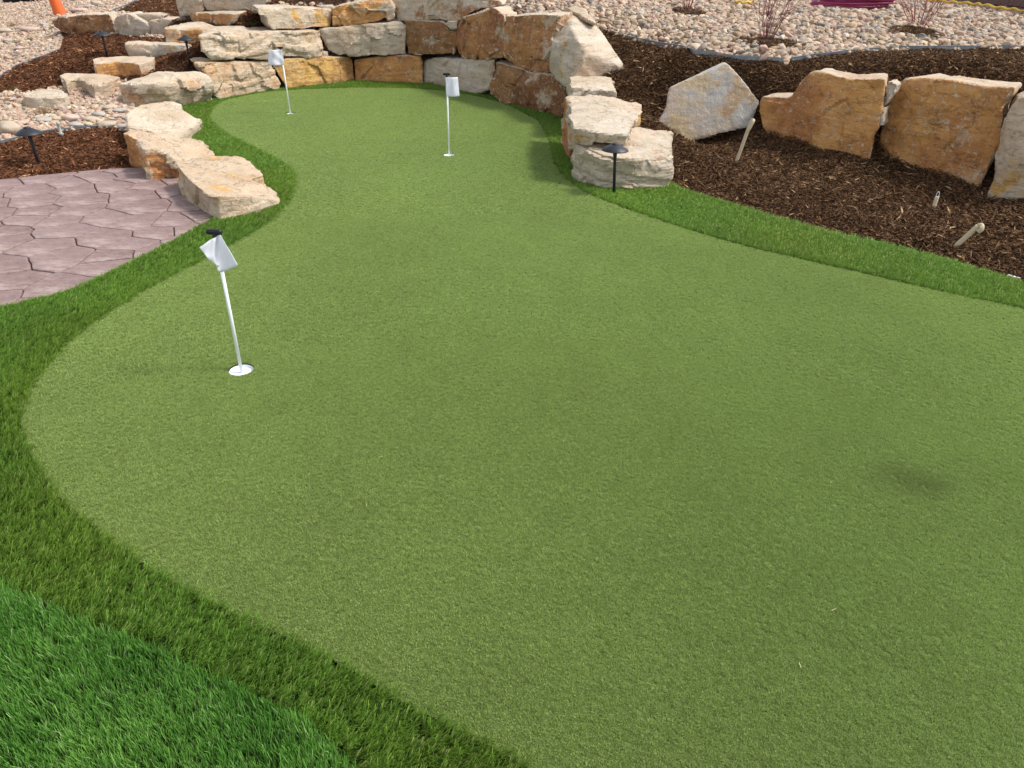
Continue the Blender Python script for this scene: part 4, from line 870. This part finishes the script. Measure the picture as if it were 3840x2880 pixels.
# ------------------------------------------------------------------ cups and flags
WHITE = mat('white_plastic', (.80, .82, .84), .4); POLEM = mat('white_fibreglass', (.82, .84, .85), .3, spec=.5); BLACK = mat('black_plastic', (.015, .015, .017), .45)
CLOTH = mat('white_flag_cloth', (.86, .865, .91), .8); g = NG(CLOTH); g.l(g.bump(g.noise(coords(g), 90, 3, .6), .3, .002), g.b.inputs['Normal'])
tr = g.n('ShaderNodeBsdfTranslucent'); tr.inputs[0].default_value = (.86, .865, .91, 1); mx = g.n('ShaderNodeMixShader'); mx.inputs[0].default_value = .45
g.l(g.b.outputs[0], mx.inputs[1]); g.l(tr.outputs[0], mx.inputs[2]); g.l(mx.outputs[0], g.t.nodes['Material Output'].inputs[0])
def sheet_solid(name, grid, th=.0012):
    """cloth: grid[r][c] of points -> thin solid"""
    G = np.array(grid); R_, C_ = G.shape[:2]
    me = pydata(name, G.reshape(-1, 3), [(r * C_ + c, r * C_ + c + 1, (r + 1) * C_ + c + 1, (r + 1) * C_ + c) for r in range(R_ - 1) for c in range(C_ - 1)])
    bm = bmesh.new(); bm.from_mesh(me); bmesh.ops.recalc_face_normals(bm, faces=bm.faces); bmesh.ops.solidify(bm, geom=bm.faces[:], thickness=th); bm.to_mesh(me); bm.free(); return smooth(me)
def flagstick(base, top_px, label, strips, cloth_label, handle_yaw):
    base = np.array(base); root = empty('flagstick', base); rt = np.array([0, 0, 0.])
    d = ray(*top_px); hd = np.hypot(d[0], d[1]); t = np.hypot(*base[:2]) / hd; tp = CAM + d * t; ax_ = tp - base; L = np.linalg.norm(ax_); au = ax_ / L
    loc = lambda p: np.asarray(p) - base
    V, Fc = tube([(0, 0, -.028), au * (L - .045)], .0078, 12); obj('pole', smooth(pydata('pole', V, Fc)), POLEM, root)
    V, Fc = tube([au * (L - .05), au * (L - .03), au * (L - .012)], [.0105, .010, .012], 12)
    hd_ = obj('handle', smooth(pydata('handle', V, Fc)), BLACK, root)
    c = au * (L - .008); h = np.array([math.cos(handle_yaw), math.sin(handle_yaw), .03]); V, Fc = tube([c - h * .034, c - h * .031, c - h * .024, c, c + h * .024, c + h * .031, c + h * .034], [.004, .0105, .0125, .0115, .0125, .0105, .004], 12)
    obj('crossbar', smooth(pydata('crossbar', V, Fc)), BLACK, hd_)
    # cloth strips: columns of (top pixel, bottom pixel, depth offset towards viewer)
    vd = np.array([-base[0], -base[1], 0]); vd /= np.linalg.norm(vd)
    cols = []
    for (v, a, b, off) in strips:
        P0_ = base + vd * off; ends = []
        for px in (a, b):
            dd = ray(v, *px); tt = ((P0_ - CAM) @ vd) / (dd @ vd); ends.append(CAM + dd * tt - base)
        cols.append(ends)
    S_ = smooth_line([np.r_[e[0], e[1]] for e in cols], 6)
    R_ = 14; grid = [[s[:3] + (s[3:] - s[:3]) * r / (R_ - 1) + vd * .004 * math.sin(r * .7 + i * .5) for i, s in enumerate(S_)] for r in range(R_)]
    fl = obj('flag', sheet_solid('flag', grid), CLOTH, root); fl['label'] = cloth_label
    tag(root, label, 'golf flag', 'practice flags standing in the cups'); return root
flagstick(CUPS[0], (7, 1478, 668), 'nearest golf flag with twisted white cloth, on the left of the green', [(7, (1377, 787), (1440, 870), .03), (7, (1430, 752), (1500, 918), .026), (7, (1470, 728), (1508, 955), .02), (7, (1497, 712), (1552, 955), .012), (7, (1526, 704), (1646, 910), .035)], 'white cloth twisted around the pole', -.1)
flagstick(CUPS[1], (3, 403, 632), 'middle golf flag with cloth blown to the right', [(3, (393, 670), (399, 832), .012), (3, (415, 667), (425, 834), .012), (3, (450, 668), (470, 836), .03), (3, (498, 665), (514, 831), .01)], 'white cloth hanging to the right', .1)
flagstick(CUPS[2], (2, 808, 405), 'farthest golf flag with cloth blown to the left', [(2, (822, 430), (845, 562), .012), (2, (800, 430), (815, 563), .012), (2, (750, 432), (760, 566), .03), (2, (710, 436), (703, 560), .0)], 'white cloth hanging to the left', .2)
for c, lb in zip(CUPS, ('white hole cup under the nearest flag', 'white hole cup under the middle flag', 'white hole cup under the farthest flag')):
    V, Fc = lathe([(.0001, -.015), (.0535, -.015), (.0535, -.0035), (.0555, -.0035), (.0555, -.034), (.0001, -.034)], 32)
    tag(obj('hole_cup', pydata('hole_cup', V, Fc), WHITE, None, (c[0], c[1], 0)), lb, 'hole cup', 'hole cups in the green')

# ------------------------------------------------------------------ path lights
LAMPM = mat('black_lamp_metal', (.022, .024, .03), .5, .3, .5)
def path_light(base, H_, label, lean=(0, 0), s=1.0):
    root = empty('path_light', base); tilt = lambda V: [(x + lean[0] * z, y + lean[1] * z, z) for x, y, z in V]
    V, Fc = lathe([(.0001, -.08), (.0125, -.08), (.0125, H_ - .15), (.0145, H_ - .11), (.019, H_ - .075), (.028, H_ - .05), (.034, H_ - .044), (.0001, H_ - .044)], 14)
    obj('stem', smooth(pydata('stem', tilt(V), Fc)), LAMPM, root)
    V, Fc = lathe([(.0001, H_ - .046), (.10, H_ - .056), (.106, H_ - .062), (.1095, H_ - .061), (.107, H_ - .054), (.072, H_ - .033), (.035, H_ - .015), (.0001, H_ - .010)], 32)
    sh = obj('shade', smooth(pydata('shade', tilt(V), Fc)), LAMPM, root)
    V, Fc = lathe([(.0001, H_ - .016), (.029, H_ - .018), (.029, H_ - .009), (.022, H_ - .003), (.0001, H_)], 18)
    obj('finial', smooth(pydata('finial', tilt(V), Fc)), LAMPM, sh)
    return tag(root, label, 'path light', 'black mushroom path lights')
path_light((*at(3, 1850, 1668)[:2], -.02), .43, 'black mushroom path light on turf in front of the layered boulder', (-.07, 0))
b = hit(1, 338, 1428); path_light(b, .33, 'black mushroom path light in the mulch beside the patio')
b = hit(1, 930, 500); path_light(b, .33, 'black path light behind the orange fronted step, far left')
b = hit(1, 1648, 562); path_light(b, .36, 'black path light in mulch left of the long pale slab')

# ------------------------------------------------------------------ steel edging
STEEL = mat('galvanised_steel', (.42, .45, .48), .45, .6, .5); g = NG(STEEL)
g.l(g.ramp(g.noise(coords(g), 9, 5, .7), [(.3, (.17, .185, .205)), (.6, (.26, .275, .29)), (.8, (.36, .37, .38))]), g.b.inputs['Base Color'])
def edging(name, line, hgt, label, m, cat='edging', zoff=0, th=.004, lip=.006, zflat=None):
    L = smooth_line(line, 6); z = terrain(L) if zflat is None else np.full(len(L), zflat); V = []; Fc = []
    z = np.convolve(np.r_[[z[0]] * 3, z, [z[-1]] * 3], np.ones(7) / 7, 'valid')
    for i, p in enumerate(L):
        t = L[min(i + 1, len(L) - 1)] - L[max(i - 1, 0)]; t /= np.linalg.norm(t); n = np.array([-t[1], t[0]])
        for o_, zz in ((-th, -.08), (-th, hgt - lip), (-th - .003, hgt - lip), (-th - .003, hgt), (th + .003, hgt), (th + .003, hgt - lip), (th, hgt - lip), (th, -.08)):
            V.append((*(p + n * o_), z[i] + zz + zoff))
    for i in range(len(L) - 1):
        for k in range(8): Fc.append((i * 8 + k, i * 8 + (k + 1) % 8, (i + 1) * 8 + (k + 1) % 8, (i + 1) * 8 + k))
    Fc += [tuple(range(8)), tuple((len(L) - 1) * 8 + k for k in range(8))[::-1]]
    return tag(obj(name, pydata(name, V, Fc), m), label, cat, 'metal bed edging')
edging('steel_edging', EDGE_R1, .06, 'galvanised steel edging between the wedge boulder and the middle shrub', STEEL)
edging('steel_edging', EDGE_R2, .06, 'galvanised steel edging from the middle shrub to the right photo edge', STEEL)
edging('steel_edging', hits(1, [(-120, 1290), (0, 1262), (250, 1200), (400, 1165), (700, 1133), (850, 1123), (960, 1130), (1070, 1152)]), .045, 'galvanised steel edging curving round the mulch by the patio', STEEL)
edging('steel_edging', hits(1, [(990, 112), (1100, 68), (1190, 20), (1260, -20)]), .06, 'grey steel edging at the top left mulch behind the boulders', STEEL)
edging('steel_edging', hits(1, [(-120, 745), (0, 690), (100, 620), (240, 555), (400, 500), (525, 445)]), .045, 'grey steel edging half buried between left gravel and mulch', STEEL)
BB = mat('bender_board', (.25, .2, .17), .8)
edging('bender_board', [fr[-1 - k] for k in range(9)] + [], .003, 'thin brown bender board between the right fringe and mulch', BB, zflat=0.0, lip=.003, th=.0035)

# ------------------------------------------------------------------ red-twig shrubs with mulch rings
def mulch_ring(c, r, label):
    n = int(5200 * r * r * 3.14); a_ = rng.uniform(0, 6.28, n); q = r * np.sqrt(rng.random(n)) * (1 + .18 * np.sin(a_ * 3 + c[0])); p = c[:2] + np.c_[np.cos(a_), np.sin(a_)] * q[:, None]
    poly = np.array([c[:2] + np.array([math.cos(t), math.sin(t)]) * r * 1.15 * (1 + .1 * math.sin(3 * t + c[0])) for t in np.linspace(0, 6.28, 24)[:-1]])
    V = [(*p_, terrain(p_)[0] - .01) for p_ in poly]; ce = (c[0], c[1], terrain(c)[0] + .07); k = len(V); md = [(*((np.array(v[:2]) + c[:2]) / 2), terrain((np.array(v[:2]) + c[:2]) / 2)[0] + .05) for v in V]
    me = pydata('mulch_mound', V + md + [ce], [(i, (i + 1) % k, k + (i + 1) % k, k + i) for i in range(k)] + [(k + i, k + (i + 1) % k, 2 * k) for i in range(k)])
    tag(obj('mulch_mound', smooth(me), MULCHBASE), kind='structure')
    mulch('bark_mulch', poly, 7000, label, zoff=.045, lift=.035)
TWIG = mat('red_twig', (.19, .03, .035), .55, spec=.4); g = NG(TWIG); g.l(g.ramp(g.noise(coords(g), 12, 3), [(.35, (.12, .018, .024)), (.65, (.27, .045, .05))]), g.b.inputs['Base Color'])
def shrub(c, H_, n, spread, label, seed):
    r = np.random.default_rng(seed); base = np.array([c[0], c[1], terrain(c)[0] + .03]); root = empty('red_twig_shrub', base)
    for k in range(n):
        a_ = r.uniform(0, 6.28); s_ = spread * math.sqrt(r.uniform(.02, 1)); p = np.array([math.cos(a_), math.sin(a_), 0]) * .05 * r.uniform(.2, 1); h = H_ * r.uniform(.65, 1.1) * (1 - .2 * s_ / spread)
        d = np.array([math.cos(a_) * s_, math.sin(a_) * s_, h]); w1 = r.normal(0, .025, 3); w2 = r.normal(0, .035, 3)
        path = [p - np.array([0, 0, .06]), p + d * .3 + w1 + np.array([0, 0, .03]), p + d * .62 + w2 + np.array([0, 0, .03]), p + d + w2 * 1.3]
        path = smooth_line(path, 4); R0 = r.uniform(.0025, .0045); V, Fc = tube(path, list(np.linspace(R0, .0016, len(path))), 5)
        for q in range(r.integers(1, 4)):                       # side twigs
            i = r.integers(4, len(path) - 2); st_ = path[i]; dr = d / np.linalg.norm(d) + r.normal(0, .45, 3); dr[2] = abs(dr[2]); l_ = r.uniform(.1, .28) * H_
            v2, f2 = tube([st_, st_ + dr * l_ * .5, st_ + dr * l_ + np.array([0, 0, .04])], [.003, .0022, .0012], 4); o_ = len(V); V += v2; Fc += [tuple(x + o_ for x in f) for f in f2]
        obj('stem', smooth(pydata('stem', V, Fc)), TWIG, root)
    return tag(root, label, 'shrub', 'bare red twig shrubs in the gravel')
for (c, r_), nm, (H_, n_, sp_) in zip(RINGS, ('dark mulch ring round the left shrub', 'dark mulch ring round the middle shrub', 'dark mulch ring round the right shrub'), ((.62, 24, .30), (.85, 26, .30), (.75, 30, .36))):
    mulch_ring(c, r_ * .85, nm)
shrub(hit(4, 865, 105), .62, 19, .36, 'bare red twig shrub, leftmost, cut by the top edge', 3)
shrub(hit(4, 1545, 378), .80, 20, .36, 'bare red twig shrub in the middle, tall and open', 4)
shrub(hit(5, 1290, 262), .72, 24, .50, 'bare red twig shrub on the right in front of the block wall', 5)

# ------------------------------------------------------------------ hoses and coil on the gravel
YEL = mat('yellow_hose', (.62, .40, .05), .5); MAG = mat('magenta_tubing', (.22, .02, .07), .4)
def ground_tube(name, pts, rad, m, label, cat, lift=.05):
    L = smooth_line([hit(v, x, y + 46)[:2] for v, x, y in pts], 6); z = terrain(L) + lift + .012 * np.sin(np.arange(len(L)) * 1.3)
    V, Fc = tube(np.c_[L, z], rad, 8); return tag(obj(name, smooth(pydata(name, V, Fc)), m), label, cat)
ground_tube('yellow_hose', [(4, 1240, -40), (4, 1262, 15), (4, 1330, 38), (4, 1400, 32), (4, 1440, -10), (4, 1450, -60)], .016, YEL, 'short loop of yellow hose at the top edge between two shrubs', 'hose', .10)
ground_tube('yellow_hose', [(5, 1300, 0), (5, 1480, 22), (5, 1600, 32), (5, 1750, 45), (5, 1850, 58), (5, 1990, 85), (5, 2120, 100), (5, 2260, 122)], .017, YEL, 'yellow hose lying along the foot of the block wall', 'hose', .10)
c0 = hit(5, 680, 85); root = empty('tubing_coil', c0)
for k in range(10):
    r_ = .50 - .03 * (k % 3) + rng.uniform(-.04, .04); path = [(c0[0] + r_ * math.cos(t) * 1.15 + .02 * k, c0[1] + r_ * .8 * math.sin(t), c0[2] + .06 + .015 * k + .012 * math.sin(2 * t + k)) for t in np.linspace(0, 6.28, 36)]
    V, Fc = tube([np.array(p) - c0 for p in path], .014, 6); obj('loop', smooth(pydata('loop', V, Fc)), MAG, root)
tag(root, 'coil of dark magenta tubing on the gravel at the top edge', 'coil')

# ------------------------------------------------------------------ block retaining wall, top right
BLOCK = mat('wall_block', rough=.9); g = NG(BLOCK); oi = g.n('ShaderNodeObjectInfo'); n1 = g.noise(coords(g), 26, 6, .75)
bc = g.ramp(n1, [(.3, (.09, .05, .043)), (.55, (.17, .1, .086)), (.78, (.27, .18, .15))]); g.l(g.mix(g.math('MULTIPLY', oi.outputs['Random'], .4), bc, (.14, .09, .08)), g.b.inputs['Base Color']); g.l(g.bump(n1, .7, .02), g.b.inputs['Normal'])
A_ = hit(5, 1600, 42); B_ = hit(5, 2212, 128); dv = B_ - A_; dv[2] = 0; dv /= np.linalg.norm(dv); nv = np.array([dv[1], -dv[0], 0]); A_ = A_ - dv * .9
root = empty('block_wall', (*A_[:2], A_[2] - .1)); tag(root, 'reddish brown split face block retaining wall in the top right corner', 'block wall')
def block(L_, H_, D_, seed):
    r = np.random.default_rng(seed); bm = bmesh.new(); bmesh.ops.create_cube(bm, size=1)
    for v in bm.verts: v.co = Vector((v.co.x * L_, v.co.y * D_, v.co.z * H_))
    bmesh.ops.bevel(bm, geom=bm.edges[:], offset=.012, segments=1, affect='EDGES')
    for v in bm.verts: v.co += Vector(r.normal(0, .003, 3))
    me = bpy.data.meshes.new('block'); bm.to_mesh(me); bm.free(); return me
bms = [block(.692, .192, .3, s_) for s_ in range(3)]
yaw = math.atan2(dv[1], dv[0])
for row in range(4):
    for k in range(10):
        pos = dv * (k * .70 + (.35 if row % 2 else 0)) - nv * (.15 + .02 * row) + np.array([0, 0, .04 + row * .2])
        o = bpy.data.objects.new('block', bms[(row + k) % 3]); COL.objects.link(o); o.parent = root; o.location = pos; o.rotation_euler = (0, 0, yaw)
for m_ in bms: m_.materials.append(BLOCK)

# ------------------------------------------------------------------ cone, drain pipe, riser
ORANGE = mat('orange_cone_plastic', (.62, .11, .02), .5); c0 = hit(1, 500, 155) + np.array([-.03, .18, 0])
root = empty('traffic_cone', c0); tl = Matrix.Rotation(-.16, 4, 'Y')
V, Fc = lathe([(.12, .02), (.115, .05), (.095, .25), (.07, .48), (.045, .70), (.03, .74), (.0001, .745)], 24); V = [tl @ Vector(v) for v in V]
obj('body', smooth(pydata('body', V, Fc)), ORANGE, root)
bm = bmesh.new(); bmesh.ops.create_cube(bm, size=1)
for v in bm.verts: v.co = tl @ Vector((v.co.x * .34, v.co.y * .34, v.co.z * .03 + .01))
bmesh.ops.bevel(bm, geom=bm.edges[:], offset=.008, segments=2, affect='EDGES'); me = bpy.data.meshes.new('foot'); bm.to_mesh(me); bm.free(); obj('foot', me, BLACK, root)
tag(root, 'orange traffic cone leaning behind the dark brown boulder', 'traffic cone')
a_, b_ = hit(1, 60, 32), hit(1, 375, 18); a_ = a_ + [0, 0, .09]; b_ = b_ + [0, 0, .09]; N_ = 120
path = [a_ + (b_ - a_) * t for t in np.linspace(0, 1, N_)]; V, Fc = tube(path, [.085 if k % 4 < 2 else .072 for k in range(N_)], 14)
tag(obj('drain_pipe', pydata('drain_pipe', V, Fc), BLACK), 'black corrugated drain pipe lying at the top left edge', 'drain pipe')
c0 = hit(1, 540, 1197); V, Fc = lathe([(.0001, -.05), (.018, -.05), (.018, .035), (.022, .04), (.022, .05), (.014, .055), (.014, .13), (.017, .135), (.017, .155), (.0001, .158)], 14)
RIS = mat('grey_riser_plastic', (.32, .35, .33), .5); tag(obj('irrigation_riser', smooth(pydata('irrigation_riser', V, Fc)), RIS, None, c0), 'short grey irrigation riser standing at the left steel edging', 'riser')

# ------------------------------------------------------------------ tan irrigation tube stubs, staple
TAN = mat('tan_tubing', (.56, .46, .30), .6)
def strip(name, pts, width, th, m, parent=None):
    """flattened tube along 3-D points"""
    pts = smooth_line(pts, 5); V = []; Fc = []
    for i, p in enumerate(pts):
        t = pts[min(i + 1, len(pts) - 1)] - pts[max(i - 1, 0)]; t /= np.linalg.norm(t); s_ = np.cross(t, np.array([0, -1, .25])); s_ /= np.linalg.norm(s_); u_ = np.cross(s_, t)
        for k in range(10):
            an = 2 * math.pi * k / 10; V.append(p + s_ * width * .5 * math.cos(an) + u_ * th * .5 * math.sin(an))
    for i in range(len(pts) - 1):
        for k in range(10): Fc.append((i * 10 + k, i * 10 + (k + 1) % 10, (i + 1) * 10 + (k + 1) % 10, (i + 1) * 10 + k))
    Fc += [tuple(range(10))[::-1], tuple((len(pts) - 1) * 10 + k for k in range(10))]
    return smooth(pydata(name, V, Fc))
def upright(base, px):
    """place above a ground point at the depth of that point"""
    d = ray(*px); vd = np.array([-base[0], -base[1], 0]); vd /= np.linalg.norm(vd); return CAM + d * (((base - CAM) @ vd) / (d @ vd))
TG = 'tan irrigation tube stubs in the mulch'
b0 = hit(4, 1285, 1418); q = [b0 - [0, 0, .05], b0, upright(b0, (4, 1340, 1270)), upright(b0, (4, 1390, 1130)), upright(b0, (4, 1425, 1040))]
root = empty('irrigation_tube', b0); obj('tube', strip('tube', [p - b0 for p in q], .033, .016, TAN), TAN, root)
e = upright(b0, (4, 1425, 1040)) - b0; obj('folded_end', strip('folded_end', [e, e + [.008, -.03, .006], e + [-.012, -.035, -.05], e + [-.025, -.03, -.09]], .03, .01, TAN), TAN, root)
tag(root, 'tall tan tube stub leaning right in front of the grey pointed slab', 'irrigation tube', TG)
b0 = hit(6, 1425, 665); root = empty('irrigation_tube', b0); e = upright(b0, (6, 1462, 545)) - b0; obj('tube', strip('tube', [np.array([-.01, 0, -.04]), np.zeros(3), e * .5, e], .034, .013, TAN), TAN, root)
lp_ = [e + np.array(k) for k in ((-.010, -.004, -.02), (-.010, 0, .022), (-.004, 0, .034), (.004, 0, .034), (.010, 0, .022), (.010, -.004, -.02))]
V, Fc = tube(smooth_line(lp_, 4), .0022, 6); obj('wire_loop', smooth(pydata('wire_loop', V, Fc)), WHITE, root); tag(root, 'short tan tube stub with a white wire loop on top', 'irrigation tube', TG)
b0 = hit(6, 1605, 990); root = empty('irrigation_tube', b0); e = upright(b0, (6, 1815, 800)) - b0; obj('tube', strip('tube', [-e * .15, np.zeros(3), e * .5, e], .036, .03, TAN), TAN, root)
obj('folded_end', strip('folded_end', [e * 1.0, e * 1.04 + [.008, -.016, .0], e * 1.0 + [.014, -.024, -.016], e * .86 + [.012, -.022, -.012]], .036, .012, TAN), TAN, root); tag(root, 'fat round tan tube stub leaning low near the right edge', 'irrigation tube', TG)
b0 = hit(4, 1098, 1655); V, Fc = tube(smooth_line([b0 + np.array(k) for k in ((-.008, 0, -.03), (-.008, 0, .04), (0, 0, .052), (.008, 0, .04), (.008, 0, -.03))], 4), .0022, 6)
tag(obj('wire_staple', smooth(pydata('wire_staple', V, Fc)), STEEL), 'small bent wire staple sticking out of the mulch near the fringe', 'staple')
b0 = hit(6, 2110, 1262); bm = bmesh.new(); bmesh.ops.create_cube(bm, size=1)
for v in bm.verts: v.co = Vector((v.co.x * .075 + .01 * v.co.y, v.co.y * .02, v.co.z * .006 + .02))
bmesh.ops.bevel(bm, geom=bm.edges[:], offset=.002, segments=1, affect='EDGES'); me = bpy.data.meshes.new('plastic_scrap'); bm.to_mesh(me); bm.free()
o = obj('plastic_scrap', me, WHITE, None, b0); o.rotation_euler = (.1, .1, -.5); tag(o, 'small white plastic scrap at the right fringe edge', 'scrap')

# ------------------------------------------------------------------ loose cobbles on the left
COB = mat('cobble', rough=.8, spec=.2); g = NG(COB); oi = g.n('ShaderNodeObjectInfo'); tc = coords(g)
cb = g.mix(g.mr(g.noise(tc, 9, 5, .65), .4, .68, 0, .5), oi.outputs['Color'], (.52, .45, .37)); cb = g.mix(g.mr(g.noise(tc, 60, 4, .7), .55, .75, 0, .3), cb, (.16, .13, .11)); g.l(cb, g.b.inputs['Base Color']); g.l(g.bump(g.noise(tc, 35, 6, .7), .5, .01), g.b.inputs['Normal'])
def cobble(v, x, y, w_, h_, col, label, seed, flat=.7):
    b = hit(v, x, y + h_ * .45); _, _, d = proj(b); m = d / F * VW[v][2]; rx = w_ * m * .5; rz = max(h_ * m * .5, rx * .35) * flat; ry = rx * .8
    bm = bmesh.new(); bmesh.ops.create_icosphere(bm, subdivisions=3, radius=1); co = np.array([q.co for q in bm.verts]); n = 1 + .28 * fbm(co * 1.1 + seed * 3.7, 2, seed) + .12 * np.clip(facet(co * 1.6 + seed, seed), -.6, .6)
    for q, p, k in zip(bm.verts, co, n): q.co = Vector((p[0] * rx, p[1] * ry, p[2] * rz)) * float(k)
    me = bpy.data.meshes.new('cobble'); bm.to_mesh(me); bm.free(); o = obj('cobble', smooth(me), COB, None, (b[0], b[1] + ry * .6, terrain(b)[0] + rz * .6 + .03)); o.rotation_euler = (0, 0, rng.uniform(-.5, .5)); o.color = (*col, 1)
    return tag(o, label, 'cobble', 'loose cobbles among the left gravel')
T_, P_, G_, Y_ = (.42, .33, .24), (.46, .33, .27), (.34, .32, .29), (.48, .38, .24)
for k, (x, y, w_, h_, c_, lb) in enumerate([
    (75, 1110, 200, 170, T_, 'largest tan cobble at the left edge behind the path light'), (612, 1030, 140, 105, P_, 'pinkish angular cobble, biggest of the row by the steel edging'),
    (850, 1000, 105, 75, G_, 'round grey cobble right of the pinkish angular one'), (905, 1090, 165, 72, T_, 'broad tan cobble touching the steel edging'), (655, 1095, 140, 66, G_, 'flat grey cobble just above the riser'),
    (1030, 968, 115, 52, G_, 'grey oval cobble against the white topped boulder'), (955, 940, 120, 62, T_, 'rough tan cobble left of the grey oval one'), (490, 1040, 105, 62, Y_, 'yellowish angular cobble at the top of the riser'),
    (780, 1042, 140, 58, T_, 'low tan cobble in the middle of the row'), (1045, 1108, 95, 62, G_, 'grey cobble at the corner of the flat cream boulder'), (700, 985, 90, 46, P_, 'small pink cobble above the row'),
    (760, 1092, 95, 46, Y_, 'small buff cobble between the flat grey and broad tan ones'), (370, 1052, 150, 56, G_, 'long flat grey cobble left of the yellowish one'), (185, 1078, 95, 50, P_, 'low pink cobble behind the path light shade'),
    (835, 32, 115, 75, T_, 'tan cobble high up near the top edge'), (680, 95, 130, 56, P_, 'cream cobble on the gravel above the dark brown boulder'), (770, 62, 80, 40, G_, 'small grey cobble beside the tan one near the top edge'),
    (250, 262, 160, 56, P_, 'flat pale cobble on the left gravel below the cone'), (40, 270, 110, 66, T_, 'pale cobble at the left edge in the upper gravel'), (370, 222, 90, 42, G_, 'small grey cobble on the gravel left of the cone foot'),
    (60, 360, 90, 45, G_, 'small grey cobble at the left edge beside a weed'), (160, 430, 80, 40, P_, 'small pink cobble in the left gravel below a weed'), (1000, 1020, 80, 44, P_, 'small pink cobble under the grey oval one'), (960, 1045, 60, 36, T_, 'tiny tan cobble at the right of the row')]):
    cobble(1, x, y, w_, h_, c_, lb, k + 1)

# ------------------------------------------------------------------ weeds and dry tufts
def tuft(name, b, n, H_, spread, ca_, cb_, label, cat, wid=.004):
    a_ = rng.uniform(0, 6.28, n); p = b[:2] + np.c_[np.cos(a_), np.sin(a_)] * (spread * .4 * rng.random((n, 1)))
    k = rng.random((n, 1)); cols = np.array(ca_) * (1 - k) + np.array(cb_) * k
    ld = np.c_[np.cos(a_), np.sin(a_)] * (spread / H_) * rng.random((n, 1)) - 0
    me = blades(name, p - b[:2], np.full(n, 0.0), np.full(n, H_), wid, .8, cols, 2, ld * 1.2); return tag(obj(name, me, TURF, None, (b[0], b[1], b[2])), label, cat)
GA, GB = (.06, .14, .03), (.16, .26, .06); DA, DB = (.24, .15, .07), (.42, .3, .16)
for v, x, y, n, H_, s_, lb in [(1, 130, 385, 60, .07, .09, 'small green weed in the left gravel'), (1, 8, 445, 70, .09, .09, 'green weed at the left edge of the photo'), (1, 458, 262, 50, .07, .06, 'pale green weed at the left end of the dark brown boulder'), (1, 118, 795, 50, .06, .08, 'small yellow green weed in the left mulch'), (2, 565, 218, 60, .06, .1, 'low green weed in the mulch behind the long pale slab'), (4, 1195, 1435, 40, .03, .04, 'tiny green sprout below the tall tan tube stub')]:
    tuft('weed', hit(v, x, y), n, H_, s_, GA, GB, lb, 'weed', .006)
for v, x, y, n, H_, s_, lb in [(1, 385, 1005, 130, .13, .16, 'dry brown grass tuft in the gravel behind the cobbles'), (1, 110, 245, 110, .12, .15, 'dry brown grass tuft in the upper left gravel'), (1, 565, 130, 110, .1, .16, 'dry brown grass tuft beside the cone')]:
    tuft('dry_grass_tuft', hit(v, x, y), n, H_, s_, DA, DB, lb, 'grass tuft', .004)
print('objects', len(bpy.data.objects), 'tris', sum(len(o.data.loop_triangles) if o.type == 'MESH' and not o.data.calc_loop_triangles() else 0 for o in bpy.data.objects))
